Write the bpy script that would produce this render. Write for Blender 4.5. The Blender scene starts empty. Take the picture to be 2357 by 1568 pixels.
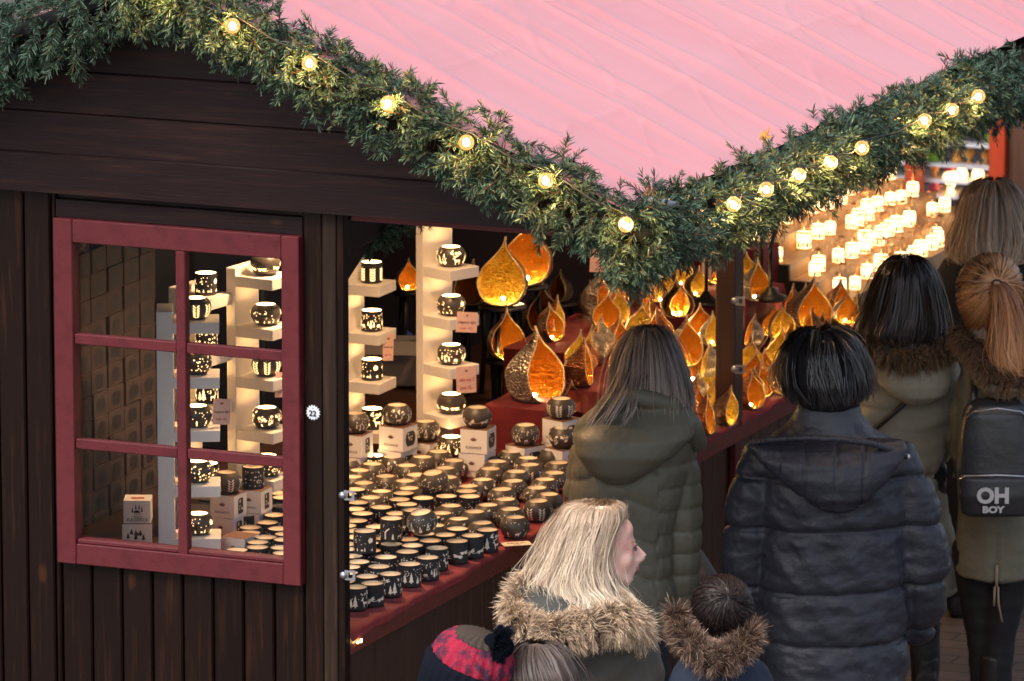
import bpy, math, random
import numpy as np
from mathutils import Vector, Matrix
R_=math.radians
random.seed(7); np.random.seed(7)
S=bpy.context.scene; COL=S.collection
# ---------------------------------------------------------------- camera, sky, sun, exposure
F_PX=15500.0; TILT=R_(11.4); YAW=R_(22.75)
RT=np.array([math.cos(YAW),math.sin(YAW),0.0]); FH=np.array([-math.sin(YAW),math.cos(YAW),0.0]); UZ=np.array([0,0,1.0])
FW=FH*math.cos(TILT)-UZ*math.sin(TILT); UP=FH*math.sin(TILT)+UZ*math.cos(TILT)
CAM=np.array([8.586,-19.081,6.128])
cd=bpy.data.cameras.new('camera'); cam=bpy.data.objects.new('camera',cd); COL.objects.link(cam)
cam.location=CAM; cam.rotation_euler=(math.pi/2-TILT,0,YAW)
cd.sensor_width=36; cd.lens=36*F_PX/2356; cd.clip_start=0.5; cd.clip_end=400
cd.dof.use_dof=True; cd.dof.focus_distance=21.6; cd.dof.aperture_fstop=7.1
S.camera=cam
W=bpy.data.worlds.new('World'); S.world=W; W.use_nodes=True
nt=W.node_tree; bg=nt.nodes['Background']; sky=nt.nodes.new('ShaderNodeTexSky'); sky.sky_type='NISHITA'; sky.sun_disc=False
SUN_EL=R_(48); SUN_AZ=R_(200)
sky.sun_elevation=SUN_EL; sky.sun_rotation=SUN_AZ; sky.air_density=1.0; sky.dust_density=3.0; sky.ozone_density=1.0
hs=nt.nodes.new('ShaderNodeHueSaturation'); hs.inputs['Saturation'].default_value=.62; nt.links.new(sky.outputs[0],hs.inputs['Color']); nt.links.new(hs.outputs[0],bg.inputs[0]); bg.inputs[1].default_value=0.11
sl=bpy.data.lights.new('sun','SUN'); sl.energy=1.0; sl.angle=R_(25); sl.color=(1,.97,.93)
so=bpy.data.objects.new('sun',sl); COL.objects.link(so)
sd=Vector((math.sin(SUN_AZ)*math.cos(SUN_EL),math.cos(SUN_AZ)*math.cos(SUN_EL),math.sin(SUN_EL)))
so.rotation_euler=sd.to_track_quat('Z','Y').to_euler(); so.location=(3,-6,12)
S.view_settings.view_transform='Standard'; S.view_settings.look='None'; S.view_settings.exposure=1.1; S.view_settings.gamma=1
S.render.engine='CYCLES'
# ---------------------------------------------------------------- helpers
def ray(px,py): return FW+RT*((px-1178)/F_PX)+UP*((784-py)/F_PX)
def at(px,py,ax,v):
    d=ray(px,py); s=(v-CAM[ax])/d[ax]; return CAM+d*s
def proj(p):
    q=np.array(p,float)-CAM; z=q@FW; return 1178+F_PX*(q@RT)/z, 784-F_PX*(q@UP)/z
class MB:
    def __init__(s): s.v=[]; s.f=[]; s.sm=[]; s.mi=[]; s.t=None
    def add(s,vs,fs,smooth=False,mi=0):
        b=len(s.v); s.v.extend([tuple(map(float,p)) for p in vs])
        for f in fs: s.f.append(tuple(i+b for i in f)); s.sm.append(smooth); s.mi.append(mi)
        return s
    def box(s,c,size,M=None,mi=0,bev=0.0):
        x,y,z=[k/2 for k in size]
        if bev>0:
            b=min(bev,x*.45,y*.45,z*.45); vs=[];idx={}
            for sx in(-1,1):
                for sy in(-1,1):
                    for sz in(-1,1):
                        for a in range(3):
                            o=[x-b,y-b,z-b]; o[a]+=b; idx[(sx,sy,sz,a)]=len(vs); vs.append((sx*o[0],sy*o[1],sz*o[2]))
            fs=[]
            sg=(-1,1)
            for a in range(3):
                u,w=(a+1)%3,(a+2)%3
                for sa in sg:
                    q=[]
                    for (su,sw) in ((-1,-1),(1,-1),(1,1),(-1,1)):
                        k=[0,0,0];k[a]=sa;k[u]=su;k[w]=sw;q.append(idx[(k[0],k[1],k[2],a)])
                    fs.append(q if sa>0 else q[::-1])
                for su in sg:
                    for sw in sg:
                        q=[]
                        for sa,ax in((-1,u),(1,u),(1,w),(-1,w)):
                            k=[0,0,0];k[a]=sa;k[u]=su;k[w]=sw;q.append(idx[(k[0],k[1],k[2],ax)])
                        fs.append(q if su*sw>0 else q[::-1])
            for sx in sg:
                for sy in sg:
                    for sz in sg:
                        q=[idx[(sx,sy,sz,a)] for a in range(3)]; fs.append(q if sx*sy*sz>0 else q[::-1])
        else:
            vs=[(i*x,j*y,k*z) for i in(-1,1) for j in(-1,1) for k in(-1,1)]
            fs=[(0,1,3,2),(4,6,7,5),(0,4,5,1),(2,3,7,6),(0,2,6,4),(1,5,7,3)]
        if M is not None: vs=[M@Vector(v) for v in vs]
        c=Vector(c); return s.add([Vector(v)+c for v in vs],fs,False,mi)
    def bb(s,x0,x1,y0,y1,z0,z1,mi=0,bev=0.0): return s.box(((x0+x1)/2,(y0+y1)/2,(z0+z1)/2),(abs(x1-x0),abs(y1-y0),abs(z1-z0)),None,mi,bev)
    def tube(s,pts,rs,n=8,cap=True,mi=0,smooth=True,flat=1.0):
        pts=[np.array(p,float) for p in pts]
        if not hasattr(rs,'__len__'): rs=[rs]*len(pts)
        up=np.array([0,0,1.0]); vs=[];prev=None
        for i,p in enumerate(pts):
            t=pts[min(i+1,len(pts)-1)]-pts[max(i-1,0)]; t=t/(np.linalg.norm(t)+1e-9)
            if prev is None:
                a=np.cross(t,up)
                if np.linalg.norm(a)<1e-3: a=np.cross(t,[1,0,0])
            else: a=prev-t*(prev@t)
            a=a/(np.linalg.norm(a)+1e-9); b=np.cross(t,a); prev=a
            for k in range(n):
                th=2*math.pi*k/n; vs.append(p+rs[i]*(a*math.cos(th)+b*math.sin(th)*flat))
        fs=[]
        for i in range(len(pts)-1):
            for k in range(n): fs.append((i*n+k,i*n+(k+1)%n,(i+1)*n+(k+1)%n,(i+1)*n+k))
        if cap: fs.append(tuple(range(n))[::-1]); fs.append(tuple((len(pts)-1)*n+k for k in range(n)))
        return s.add(vs,fs,smooth,mi)
    def lathe(s,prof,n=24,c=(0,0,0),mi=0,smooth=True,cap0=False,cap1=False,M=None):
        vs=[]
        for r,z in prof:
            for k in range(n):
                th=2*math.pi*k/n; v=Vector((r*math.cos(th),r*math.sin(th),z))
                if M is not None: v=M@v
                vs.append(v+Vector(c))
        fs=[]
        for i in range(len(prof)-1):
            for k in range(n): fs.append((i*n+k,i*n+(k+1)%n,(i+1)*n+(k+1)%n,(i+1)*n+k))
        if cap0: fs.append(tuple(range(n))[::-1])
        if cap1: fs.append(tuple((len(prof)-1)*n+k for k in range(n)))
        return s.add(vs,fs,smooth,mi)
    def sph(s,c,r,n=8,mi=0):
        if not hasattr(r,'__len__'): r=(r,r,r)
        m=max(4,n//2); vs=[(c[0],c[1],c[2]-r[2])]
        for i in range(1,m):
            ph=-math.pi/2+math.pi*i/m
            for k in range(n):
                th=2*math.pi*k/n; vs.append((c[0]+r[0]*math.cos(ph)*math.cos(th),c[1]+r[1]*math.cos(ph)*math.sin(th),c[2]+r[2]*math.sin(ph)))
        vs.append((c[0],c[1],c[2]+r[2])); fs=[]
        for k in range(n): fs.append((0,1+(k+1)%n,1+k))
        for i in range(m-2):
            for k in range(n): fs.append((1+i*n+k,1+i*n+(k+1)%n,1+(i+1)*n+(k+1)%n,1+(i+1)*n+k))
        T=len(vs)-1
        for k in range(n): fs.append((T,1+(m-2)*n+k,1+(m-2)*n+(k+1)%n))
        return s.add(vs,fs,True,mi)
    def mesh(s,name):
        m=bpy.data.meshes.new(name); m.from_pydata(s.v,[],s.f); m.polygons.foreach_set('use_smooth',s.sm)
        if any(s.mi): m.polygons.foreach_set('material_index',s.mi)
        m.update(); return m
    def build(s,name,mats,parent=None,loc=None,rot=None):
        return link(name,s.mesh(name),mats,parent,loc,rot)
def link(name,me,mats,parent=None,loc=None,rot=None):
    if not isinstance(mats,(list,tuple)): mats=[mats]
    if len(me.materials)==0:
        for m in mats: me.materials.append(m)
    o=bpy.data.objects.new(name,me); COL.objects.link(o)
    if parent is not None: o.parent=parent
    if loc is not None: o.location=loc
    if rot is not None: o.rotation_euler=rot
    return o
def tag(o,label=None,cat=None,group=None,kind=None):
    if label: o['label']=label
    if cat: o['category']=cat
    if group: o['group']=group
    if kind: o['kind']=kind
    return o
def empty(name,loc,rz=0,label=None,cat=None,group=None):
    o=bpy.data.objects.new(name,None); COL.objects.link(o); o.location=tuple(map(float,loc)); o.rotation_euler=(0,0,rz); o.empty_display_size=.05
    return tag(o,label,cat,group)
def dup(root,loc,rz=0.0,rot=None,sc=None):
    r=root.copy(); COL.objects.link(r); r.location=tuple(map(float,loc)); r.rotation_euler=rot if rot else (0,0,rz)
    if sc: r.scale=(sc,sc,sc)
    for ch in list(root.children):
        c=ch.copy(); COL.objects.link(c); c.parent=r
        for g in list(ch.children):
            d=g.copy(); COL.objects.link(d); d.parent=c
    return r
QUEUE=[]
ORD=['first','second','third','fourth','fifth','sixth','seventh','eighth','ninth','tenth','eleventh','twelfth','thirteenth','fourteenth','fifteenth','sixteenth','seventeenth','eighteenth','nineteenth','twentieth']
def q(o,look,cat,group=None): QUEUE.append((o,look,cat,group)); return o
def finish_labels():
    d={}
    for it in QUEUE: d.setdefault(it[1],[]).append(it)
    for look,its in d.items():
        its.sort(key=lambda i: proj(i[0].location)[0])
        for k,(o,l,c,g) in enumerate(its):
            if len(its)==1: lab=look
            elif len(its)==2: lab=look+(', left of the two' if k==0 else ', right of the two')
            elif k==len(its)-1: lab=look+', farthest right'
            elif k==0: lab=look+', farthest left'
            else: lab=look+', '+(ORD[k] if k<20 else str(k+1)+'th')+' from the left'
            tag(o,lab,c,g)
# ---------------------------------------------------------------- materials
def rgb(r,g,b):
    f=lambda c:(c/255/12.92) if c/255<=.04045 else ((c/255+.055)/1.055)**2.4
    return (f(r),f(g),f(b))
def mat(name,col,rough=.6,metal=0.0,var=None,bump=None,island=0.0,emis=None,es=0,coat=0,sheen=0,spec=.5,attr=None,wave=None,trans=0,alpha=None):
    """var=(scale,(stretch),colour2,low,high) ; bump=(scale,strength,(stretch)) ; attr=(root colour) blends root->tip on 't'"""
    m=bpy.data.materials.new(name); m.use_nodes=True; n=m.node_tree.nodes; L=m.node_tree.links; b=n['Principled BSDF']
    b.inputs['Base Color'].default_value=(*col,1); b.inputs['Roughness'].default_value=rough; b.inputs['Metallic'].default_value=metal
    b.inputs['Specular IOR Level'].default_value=spec
    if coat: b.inputs['Coat Weight'].default_value=coat; b.inputs['Coat Roughness'].default_value=.25
    if sheen: b.inputs['Sheen Weight'].default_value=sheen; b.inputs['Sheen Roughness'].default_value=.5
    if trans: b.inputs['Transmission Weight'].default_value=trans
    if emis: b.inputs['Emission Color'].default_value=(*emis,1); b.inputs['Emission Strength'].default_value=es
    tc=n.new('ShaderNodeTexCoord'); cur=None
    def mapd(st,rnd=False):
        mp=n.new('ShaderNodeMapping'); mp.inputs['Scale'].default_value=st; L.new(tc.outputs['Object'],mp.inputs[0])
        if rnd:
            g=n.new('ShaderNodeNewGeometry'); mu=n.new('ShaderNodeVectorMath'); mu.operation='SCALE'; mu.inputs[0].default_value=(17,31,23)
            L.new(g.outputs['Random Per Island'],mu.inputs['Scale']); L.new(mu.outputs[0],mp.inputs['Location'])
        return mp.outputs[0]
    if var:
        sc,st,c2,lo,hi=var; nz=n.new('ShaderNodeTexNoise'); nz.inputs['Scale'].default_value=sc; nz.inputs['Detail'].default_value=6; nz.inputs['Roughness'].default_value=.6
        L.new(mapd(st,island>0),nz.inputs['Vector']); r=n.new('ShaderNodeMapRange'); r.inputs['From Min'].default_value=lo; r.inputs['From Max'].default_value=hi
        L.new(nz.outputs[0],r.inputs['Value']); mx=n.new('ShaderNodeMix'); mx.data_type='RGBA'; mx.inputs[6].default_value=(*col,1); mx.inputs[7].default_value=(*c2,1)
        L.new(r.outputs[0],mx.inputs[0]); cur=mx.outputs[2]
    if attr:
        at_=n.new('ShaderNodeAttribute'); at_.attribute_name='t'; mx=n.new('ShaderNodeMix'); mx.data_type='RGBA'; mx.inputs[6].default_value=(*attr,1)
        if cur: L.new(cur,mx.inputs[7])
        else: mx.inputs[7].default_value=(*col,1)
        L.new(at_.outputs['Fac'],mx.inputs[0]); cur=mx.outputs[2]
    if island:
        g=n.new('ShaderNodeNewGeometry'); r=n.new('ShaderNodeMapRange'); r.inputs['To Min'].default_value=1-island; r.inputs['To Max'].default_value=1+island
        L.new(g.outputs['Random Per Island'],r.inputs['Value']); hs=n.new('ShaderNodeHueSaturation')
        if cur: L.new(cur,hs.inputs['Color'])
        else: hs.inputs['Color'].default_value=(*col,1)
        L.new(r.outputs[0],hs.inputs['Value']); cur=hs.outputs[0]
    if cur: L.new(cur,b.inputs['Base Color'])
    last=None
    for bp in ([] if not bump else (bump if isinstance(bump[0],tuple) else [bump])):
        sc,stg,st=bp[:3]; kind=bp[3] if len(bp)>3 else 'n'
        if kind=='v':
            nz=n.new('ShaderNodeTexVoronoi'); nz.feature='SMOOTH_F1'; nz.inputs['Scale'].default_value=sc; nz.inputs['Smoothness'].default_value=.4; out=nz.outputs['Distance']
        elif kind=='w':
            nz=n.new('ShaderNodeTexWave'); nz.inputs['Scale'].default_value=sc; nz.inputs['Distortion'].default_value=1.5; out=nz.outputs[1]
        else:
            nz=n.new('ShaderNodeTexNoise'); nz.inputs['Scale'].default_value=sc; nz.inputs['Detail'].default_value=5; out=nz.outputs[0]
        L.new(mapd(st),nz.inputs['Vector']); bu=n.new('ShaderNodeBump'); bu.inputs['Strength'].default_value=stg; bu.inputs['Distance'].default_value=.01 if kind!='v' else .10
        L.new(out,bu.inputs['Height'])
        if last: L.new(last,bu.inputs['Normal'])
        last=bu.outputs[0]
    if last: L.new(last,b.inputs['Normal'])
    return m
def emat(name,col,st,col2=None,sample=True,scale=60):
    m=mat(name,(.8,.7,.5),.5,emis=col,es=st)
    if col2:
        n=m.node_tree.nodes;L=m.node_tree.links; tc=n.new('ShaderNodeTexCoord'); nz=n.new('ShaderNodeTexNoise'); nz.inputs['Scale'].default_value=scale
        L.new(tc.outputs['Object'],nz.inputs[0]); mx=n.new('ShaderNodeMix'); mx.data_type='RGBA'; mx.inputs[6].default_value=(*col,1); mx.inputs[7].default_value=(*col2,1)
        r=n.new('ShaderNodeMapRange'); r.inputs['From Min'].default_value=.4; r.inputs['From Max'].default_value=.6; L.new(nz.outputs[0],r.inputs[0]); L.new(r.outputs[0],mx.inputs[0]); L.new(mx.outputs[2],n['Principled BSDF'].inputs['Emission Color'])
    if not sample: m.cycles.emission_sampling='NONE'
    return m
WOODV=mat('stained_wood_upright',(.0095,.0038,.0028),.42,var=(6,(9,9,.55),(.05,.018,.008),.54,.9),bump=[(40,.08,(4,4,.3))],island=.3,spec=.16)
WOODH=mat('stained_wood_level',(.0135,.0058,.0066),.4,var=(5,(.5,8,9),(.045,.019,.013),.52,.88),bump=[(40,.07,(.25,4,4))],island=.22,spec=.2)
WOODG=mat('weathered_wood_post',(.024,.0135,.009),.6,var=(6,(9,9,.5),(.065,.042,.027),.5,.85),bump=(50,.2,(5,5,.3)),island=.1,spec=.15)
WOODB=mat('brown_wood_post',(.055,.020,.009),.5,var=(6,(9,9,.5),(.10,.04,.018),.5,.8),bump=(50,.3,(5,5,.3)))
REDP=mat('dark_red_painted_wood',(.108,.0145,.019),.5,spec=.3,var=(9,(2,2,2),(.075,.009,.013),.48,.72),bump=[(60,.08,(1,1,5))],island=.08)
REDH=mat('red_painted_board',(.17,.032,.022),.42,var=(7,(1,6,6),(.11,.018,.014),.45,.75),bump=(60,.2,(4,1,4)))
CLOTH=mat('red_felt_cloth',(.25,.009,.012),.85,var=(9,(1,1,1),(.17,.005,.009),.4,.7),bump=[(600,.12,(1,1,1)),(14,.5,(1,1,1))],sheen=.08)
TARP=mat('red_pvc_tarpaulin',(.74,.30,.31),.42,var=(1.1,(.6,1.0,1),(.73,.25,.26),.42,.7),bump=[(5,.15,(1,1,1)),(1.6,.3,(1,1.2,1))],coat=.3,spec=.7)
WHITE=mat('white_card',(.78,.74,.70),.6,bump=(300,.05,(1,1,1)))
SHELFW=mat('white_painted_board',(.74,.68,.62),.5,var=(8,(1,1,1),(.66,.60,.54),.4,.8),bump=(200,.04,(1,1,1)))
PINKC=mat('pink_paper_card',(.74,.46,.37),.7,var=(30,(1,1,1),(.68,.40,.32),.4,.7))
INK=mat('dark_print',(.03,.02,.02),.6); INKR=mat('red_print',(.45,.05,.04),.6); INKB=mat('brown_print',(.18,.08,.05),.6)
MUGB=mat('matt_black_porcelain',(.022,.021,.024),.5,var=(25,(1,1,1),(.034,.031,.030),.4,.8),bump=(300,.04,(1,1,1)),spec=.45)
BOWLB=mat('matt_brown_black_porcelain',(.060,.048,.038),.42,var=(20,(1,1,1),(.085,.066,.048),.4,.8),bump=(300,.04,(1,1,1)),spec=.5)
LINER=mat('cream_glaze',(.80,.62,.42),.5,var=(30,(1,1,1),(.72,.54,.35),.4,.8))
CUT=mat('pale_cutout_bisque',(.90,.80,.66),.6)
LITL=emat('glowing_porcelain_liner',(1,.66,.32),4.6)
LITC=emat('glowing_cutout',(1,.50,.16),1.7,(1,.62,.26),sample=False)
FLAME=emat('candle_flame',(1,.6,.2),25)
GOLDI=mat('gold_leaf_lining',(1.0,.54,.08),.25,.82,var=(4,(1,1,1),(.90,.32,.02),.35,.7),bump=[(11,1.0,(1,1,1),'v'),(4,.5,(1,1,1))])
YELI=mat('yellow_gold_leaf_lining',(.98,.70,.14),.28,.7,var=(3,(1,1,1),(.8,.42,.03),.35,.7),bump=[(11,1.0,(1,1,1),'v'),(4,.5,(1,1,1))])
SILV=mat('hammered_silver_shell',(.68,.58,.46),.33,.85,var=(2.5,(1,1,1),(.30,.2,.13),.4,.7),bump=[(12,1.0,(1,1,1),'v')])
COPP=mat('hammered_copper_shell',(.60,.22,.08),.36,.8,var=(2.5,(1,1,1),(.24,.07,.035),.4,.7),bump=[(12,1.0,(1,1,1),'v')])
BRONZ=mat('hammered_bronze_shell',(.42,.26,.15),.4,.8,var=(2.5,(1,1,1),(.14,.07,.04),.4,.7),bump=[(12,1.0,(1,1,1),'v')])
BEAD=mat('pale_brass_rim',(.85,.62,.34),.35,.7)
n=LINER.node_tree.nodes; L=LINER.node_tree.links; b_=n['Principled BSDF']; s_=b_.inputs['Base Color'].links[0].from_socket; oi=n.new('ShaderNodeObjectInfo'); mr_=n.new('ShaderNodeMapRange'); mr_.inputs['To Min'].default_value=.62; mr_.inputs['To Max'].default_value=1.12; L.new(oi.outputs['Random'],mr_.inputs[0]); h_=n.new('ShaderNodeHueSaturation'); L.new(s_,h_.inputs['Color']); L.new(mr_.outputs[0],h_.inputs['Value']); L.new(h_.outputs[0],b_.inputs['Base Color'])
BULBL=emat('warm_lantern_bulb',(1,.68,.28),520)
BLACKM=mat('black_metal',(.018,.016,.015),.4,.5,bump=(80,.1,(1,1,1)))
BLK=mat('black_painted_board',(.012,.010,.009),.6,bump=(90,.1,(1,1,1)))
STEEL=mat('zinc_plated_steel',(.45,.46,.50),.38,.9,bump=(90,.15,(1,1,1)))
GREY=mat('grey_cable_plastic',(.13,.15,.2),.5)
def knots(m,ax,c2=(.11,.038,.014)):
    n=m.node_tree.nodes; L=m.node_tree.links; b=n['Principled BSDF']; src_=b.inputs['Base Color'].links[0].from_socket
    tc=n.new('ShaderNodeTexCoord'); mp=n.new('ShaderNodeMapping'); s_=[3.2,3.2,3.2]; s_[ax]=1.5; mp.inputs['Scale'].default_value=s_; L.new(tc.outputs['Object'],mp.inputs[0])
    v=n.new('ShaderNodeTexVoronoi'); v.inputs['Scale'].default_value=1.6; v.inputs['Randomness'].default_value=1; L.new(mp.outputs[0],v.inputs['Vector'])
    nz=n.new('ShaderNodeTexNoise'); nz.inputs['Scale'].default_value=30; L.new(mp.outputs[0],nz.inputs['Vector']); ad=n.new('ShaderNodeMath'); ad.operation='MULTIPLY_ADD'; L.new(nz.outputs[0],ad.inputs[0]); ad.inputs[1].default_value=.05; L.new(v.outputs['Distance'],ad.inputs[2])
    r_=n.new('ShaderNodeMapRange'); r_.inputs['From Min'].default_value=.12; r_.inputs['From Max'].default_value=.06; L.new(ad.outputs[0],r_.inputs[0]); mx=n.new('ShaderNodeMix'); mx.data_type='RGBA'; L.new(r_.outputs[0],mx.inputs[0]); L.new(src_,mx.inputs[6]); mx.inputs[7].default_value=(*c2,1); L.new(mx.outputs[2],b.inputs['Base Color'])
knots(WOODH,0,(.06,.024,.013)); knots(WOODV,2,(.045,.016,.006))
# ---------------------------------------------------------------- ground
def heightmesh(name,x0,x1,y0,y1,nx,ny,fn,mats,parent=None):
    mb=MB(); vs=[]
    for j in range(ny+1):
        for i in range(nx+1):
            x=x0+(x1-x0)*i/nx; y=y0+(y1-y0)*j/ny; vs.append(fn(x,y))
    fs=[(j*(nx+1)+i,j*(nx+1)+i+1,(j+1)*(nx+1)+i+1,(j+1)*(nx+1)+i) for j in range(ny) for i in range(nx)]
    mb.add(vs,fs,True); return mb.build(name,mats,parent)
PAVE=mat('worn_brown_paving',(.17,.125,.105),.75,var=(3,(1,1,1),(.11,.085,.075),.35,.7),bump=[(60,.25,(1,1,1)),(4,.2,(1,1,1))])
n=PAVE.node_tree.nodes; L=PAVE.node_tree.links
bk=n.new('ShaderNodeTexBrick'); bk.inputs['Scale'].default_value=2.2; bk.inputs['Mortar Size'].default_value=.012; bk.inputs['Color1'].default_value=(.17,.125,.105,1); bk.inputs['Color2'].default_value=(.14,.105,.09,1); bk.inputs['Mortar'].default_value=(.06,.05,.045,1)
tc=n.new('ShaderNodeTexCoord'); L.new(tc.outputs['Object'],bk.inputs[0]); mx=n.new('ShaderNodeMix'); mx.data_type='RGBA'; mx.blend_type='MULTIPLY'; mx.inputs[0].default_value=.5
src=n['Principled BSDF'].inputs['Base Color'].links[0].from_socket; L.new(bk.outputs[0],mx.inputs[6]); L.new(src,mx.inputs[7]); mx.inputs[0].default_value=.35
L.new(mx.outputs[2],n['Principled BSDF'].inputs['Base Color'])
tag(heightmesh('ground',-120,120,-120,120,4,4,lambda x,y:(x,y,0),PAVE),kind='structure')
# ---------------------------------------------------------------- the stall
RP=math.tan(R_(22.0)); XR=-.56; ZR=3.075; XE=1.06
def roofz(x): return ZR-RP*abs(x-XR)
YL=7.7
stall=empty('market_stall',(0,0,0),0,'dark stained timber market stall with red window frame and pink-red tarpaulin roof','market stall')
mb=MB()   # gable cladding of level boards
zs=[2.325,2.457,2.592,2.728,2.862,2.995]
for i,z in enumerate(zs):
    z1=zs[i+1]-.001 if i<5 else z+.06
    def xr(zz): return min(.93,XR+(ZR-.03-zz)/RP)
    a,b=xr(z),xr(min(z1,ZR-.04)); a0,b0=2*XR-xr(z),2*XR-xr(min(z1,ZR-.04))
    z1=min(z1,ZR-.04); y0=-.055+.004*(i%2); y1=-.02
    c=.006
    vs=[(a0,y0,z),(a,y0,z),(b,y0,z1-c),(b0,y0,z1-c),(b,y0+c,z1),(b0,y0+c,z1),(a,y1,z),(a0,y1,z),(b,y1,z1),(b0,y1,z1)]
    mb.add(vs,[(0,1,2,3),(3,2,4,5),(0,7,6,1),(5,4,8,9),(1,6,8,4,2),(0,3,5,9,7),(6,7,9,8)])
mb.build('gable_cladding',WOODH,stall)
mb=MB(); mb.bb(.03,.93,.012,.05,2.297,2.322); mb.build('soffit_trim',REDP,stall)
mb=MB(); mb.bb(-1.0,-.129,-.012,.019,2.241,2.30,bev=.002); mb.bb(-1.0,-.129,.0195,.05,2.2,2.36); mb.build('head_board',WOODH,stall)
def planks(mb,x0,x1,z0,z1,y,w=.118,gap=.006,th=.02,axis='x'):
    x=x0
    while x<x1-.01:
        e=min(x+w,x1); d=random.uniform(0,.002); c=.005
        if axis=='x':
            vs=[(x,y+th,z0),(x,y-d+c,z0),(x+c,y-d,z0),(e-gap-c,y-d,z0),(e-gap,y-d+c,z0),(e-gap,y+th,z0)]
        else:
            vs=[(y-th,x,z0),(y+d-c,x,z0),(y+d,x+c,z0),(y+d,e-gap-c,z0),(y+d-c,e-gap,z0),(y-th,e-gap,z0)]
        m=len(vs); vs2=[(a,b,z1) for a,b,_ in vs]
        mb.add(vs+vs2,[(i,(i+1)%m,m+(i+1)%m,m+i) for i in range(m)]+[tuple(range(m))[::-1],tuple(range(m,2*m))]); x=e
mb=MB(); planks(mb,-2.0,-.998,0.04,2.318,-.004,w=.098); planks(mb,-.998,-.126,.04,1.106,0.0,w=.1085); mb.build('front_wall_boards',WOODV,stall)
mb=MB(); mb.bb(-2.0,-1.0,.02,.035,0.03,2.3); mb.bb(-1.0,-.13,.02,.035,.03,1.13); mb.bb(-.13,-.066,-.006,.06,0.03,2.318,bev=.003); mb.build('corner_board',WOODV,stall)
mb=MB(); mb.bb(-.062,-.014,-.012,.05,.03,2.318,bev=.003); o=mb.build('post',WOODG,stall); tag(o,'weathered brown grey corner post')
mb=MB(); mb.bb(-.014,.012,-.008,.03,.03,2.318,bev=.003); mb.build('post',WOODV,stall)
# far post on the counter
PY=at(1690,975,0,-.012)[1]
mb=MB(); mb.bb(-.09,-.012,PY,PY+.085,.03,2.3,bev=.004); o=mb.build('post',WOODB,stall); tag(o,'warm brown middle post rising from the counter')
mb=MB(); mb.bb(-.075,0,YL-.12,YL,.03,2.3,bev=.004); mb.build('post',WOODB,stall)
mb=MB(); mb.bb(-.07,-.004,.06,YL-.13,2.185,2.29,bev=.004); mb.add([(-.02,.05,2.3),(-.02,.05,2.09),(-.02,.10,2.09),(-.02,.55,2.3),(-.05,.05,2.3),(-.05,.05,2.09),(-.05,.10,2.09),(-.05,.55,2.3)],[(0,1,2,3),(7,6,5,4),(0,4,5,1),(1,5,6,2),(2,6,7,3),(3,7,4,0)]); mb.build('lintel',WOODV,stall)
# side under the counter
mb=MB(); planks(mb,.03,YL,.04,.88,-.03,w=.098,axis='y'); mb.build('side_wall_boards',WOODB,stall)
mb=MB(); mb.bb(-.02,.004,.0,YL,.872,.947,bev=.003); o=mb.build('counter_edge_board',REDH,stall)
mb=MB()
for y in (.0,PY-.02,YL-.1): mb.bb(-.024,.0,y,y+.06,.03,.8705,bev=.002)
mb.build('side_trim_post',REDP,stall)
mb=MB(); mb.bb(-1.45,-.022,.06,YL,.90,.945); mb.build('counter_top',WOODB,stall)
mb=MB(); mb.bb(-2.0,-1.97,.04,YL,.02,2.3); mb.build('inner_wall_boards',WOODV,stall)
# window
wx0,wx1,wz0,wz1=-.9975,-.1305,1.106,2.2405; st=.068
win=empty('window',(0,0,0)); win.parent=stall
mb=MB(); mb.bb(wx0,wx0+st,-.04,.02,wz0,wz1,bev=.003); mb.bb(wx1-st*.9,wx1,-.04,.02,wz0,wz1,bev=.003)
mb.bb(wx0+st,wx1-st*.9,-.038,.018,wz1-.075,wz1,bev=.003); mb.bb(wx0+st,wx1-st*.9,-.038,.018,wz0,wz0+.068,bev=.003); mb.bb(wx0+st,wx1-st*.9,-.03,.018,wz0+.068,wz0+.083,bev=.005)
mb.build('frame',REDP,win)
mb=MB(); mxx=at(419,900,1,-.03)[0]; mb.bb(mxx-.017,mxx+.017,-.036,-.002,wz0+.05,wz1-.075,bev=.003)
for za in (at(180,780,1,-.03)[2],at(180,1021,1,-.03)[2]):
    mb.bb(wx0+st,mxx-.0175,-.032,-.004,za-.018,za+.016,bev=.003); mb.bb(mxx+.0175,wx1-st*.9,-.032,-.004,za-.018,za+.016,bev=.003)
mb.build('glazing_bars',REDP,win)
gm=bpy.data.materials.new('window_glass'); gm.use_nodes=True; n=gm.node_tree.nodes; L=gm.node_tree.links; n.clear()
out=n.new('ShaderNodeOutputMaterial'); tr=n.new('ShaderNodeBsdfTransparent'); gl=n.new('ShaderNodeBsdfGlossy'); gl.inputs['Roughness'].default_value=.02; fr=n.new('ShaderNodeFresnel'); fr.inputs[0].default_value=1.22
mx=n.new('ShaderNodeMixShader'); tr.inputs[0].default_value=(.95,.96,.97,1)
L.new(fr.outputs[0],mx.inputs[0]); L.new(tr.outputs[0],mx.inputs[1]); L.new(gl.outputs[0],mx.inputs[2]); L.new(mx.outputs[0],out.inputs[0])
mb=MB(); mb.bb(wx0+st-.005,wx1-st*.9+.005,.002,.006,wz0+.06,wz1-.07); mb.build('pane',gm,win)
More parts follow.
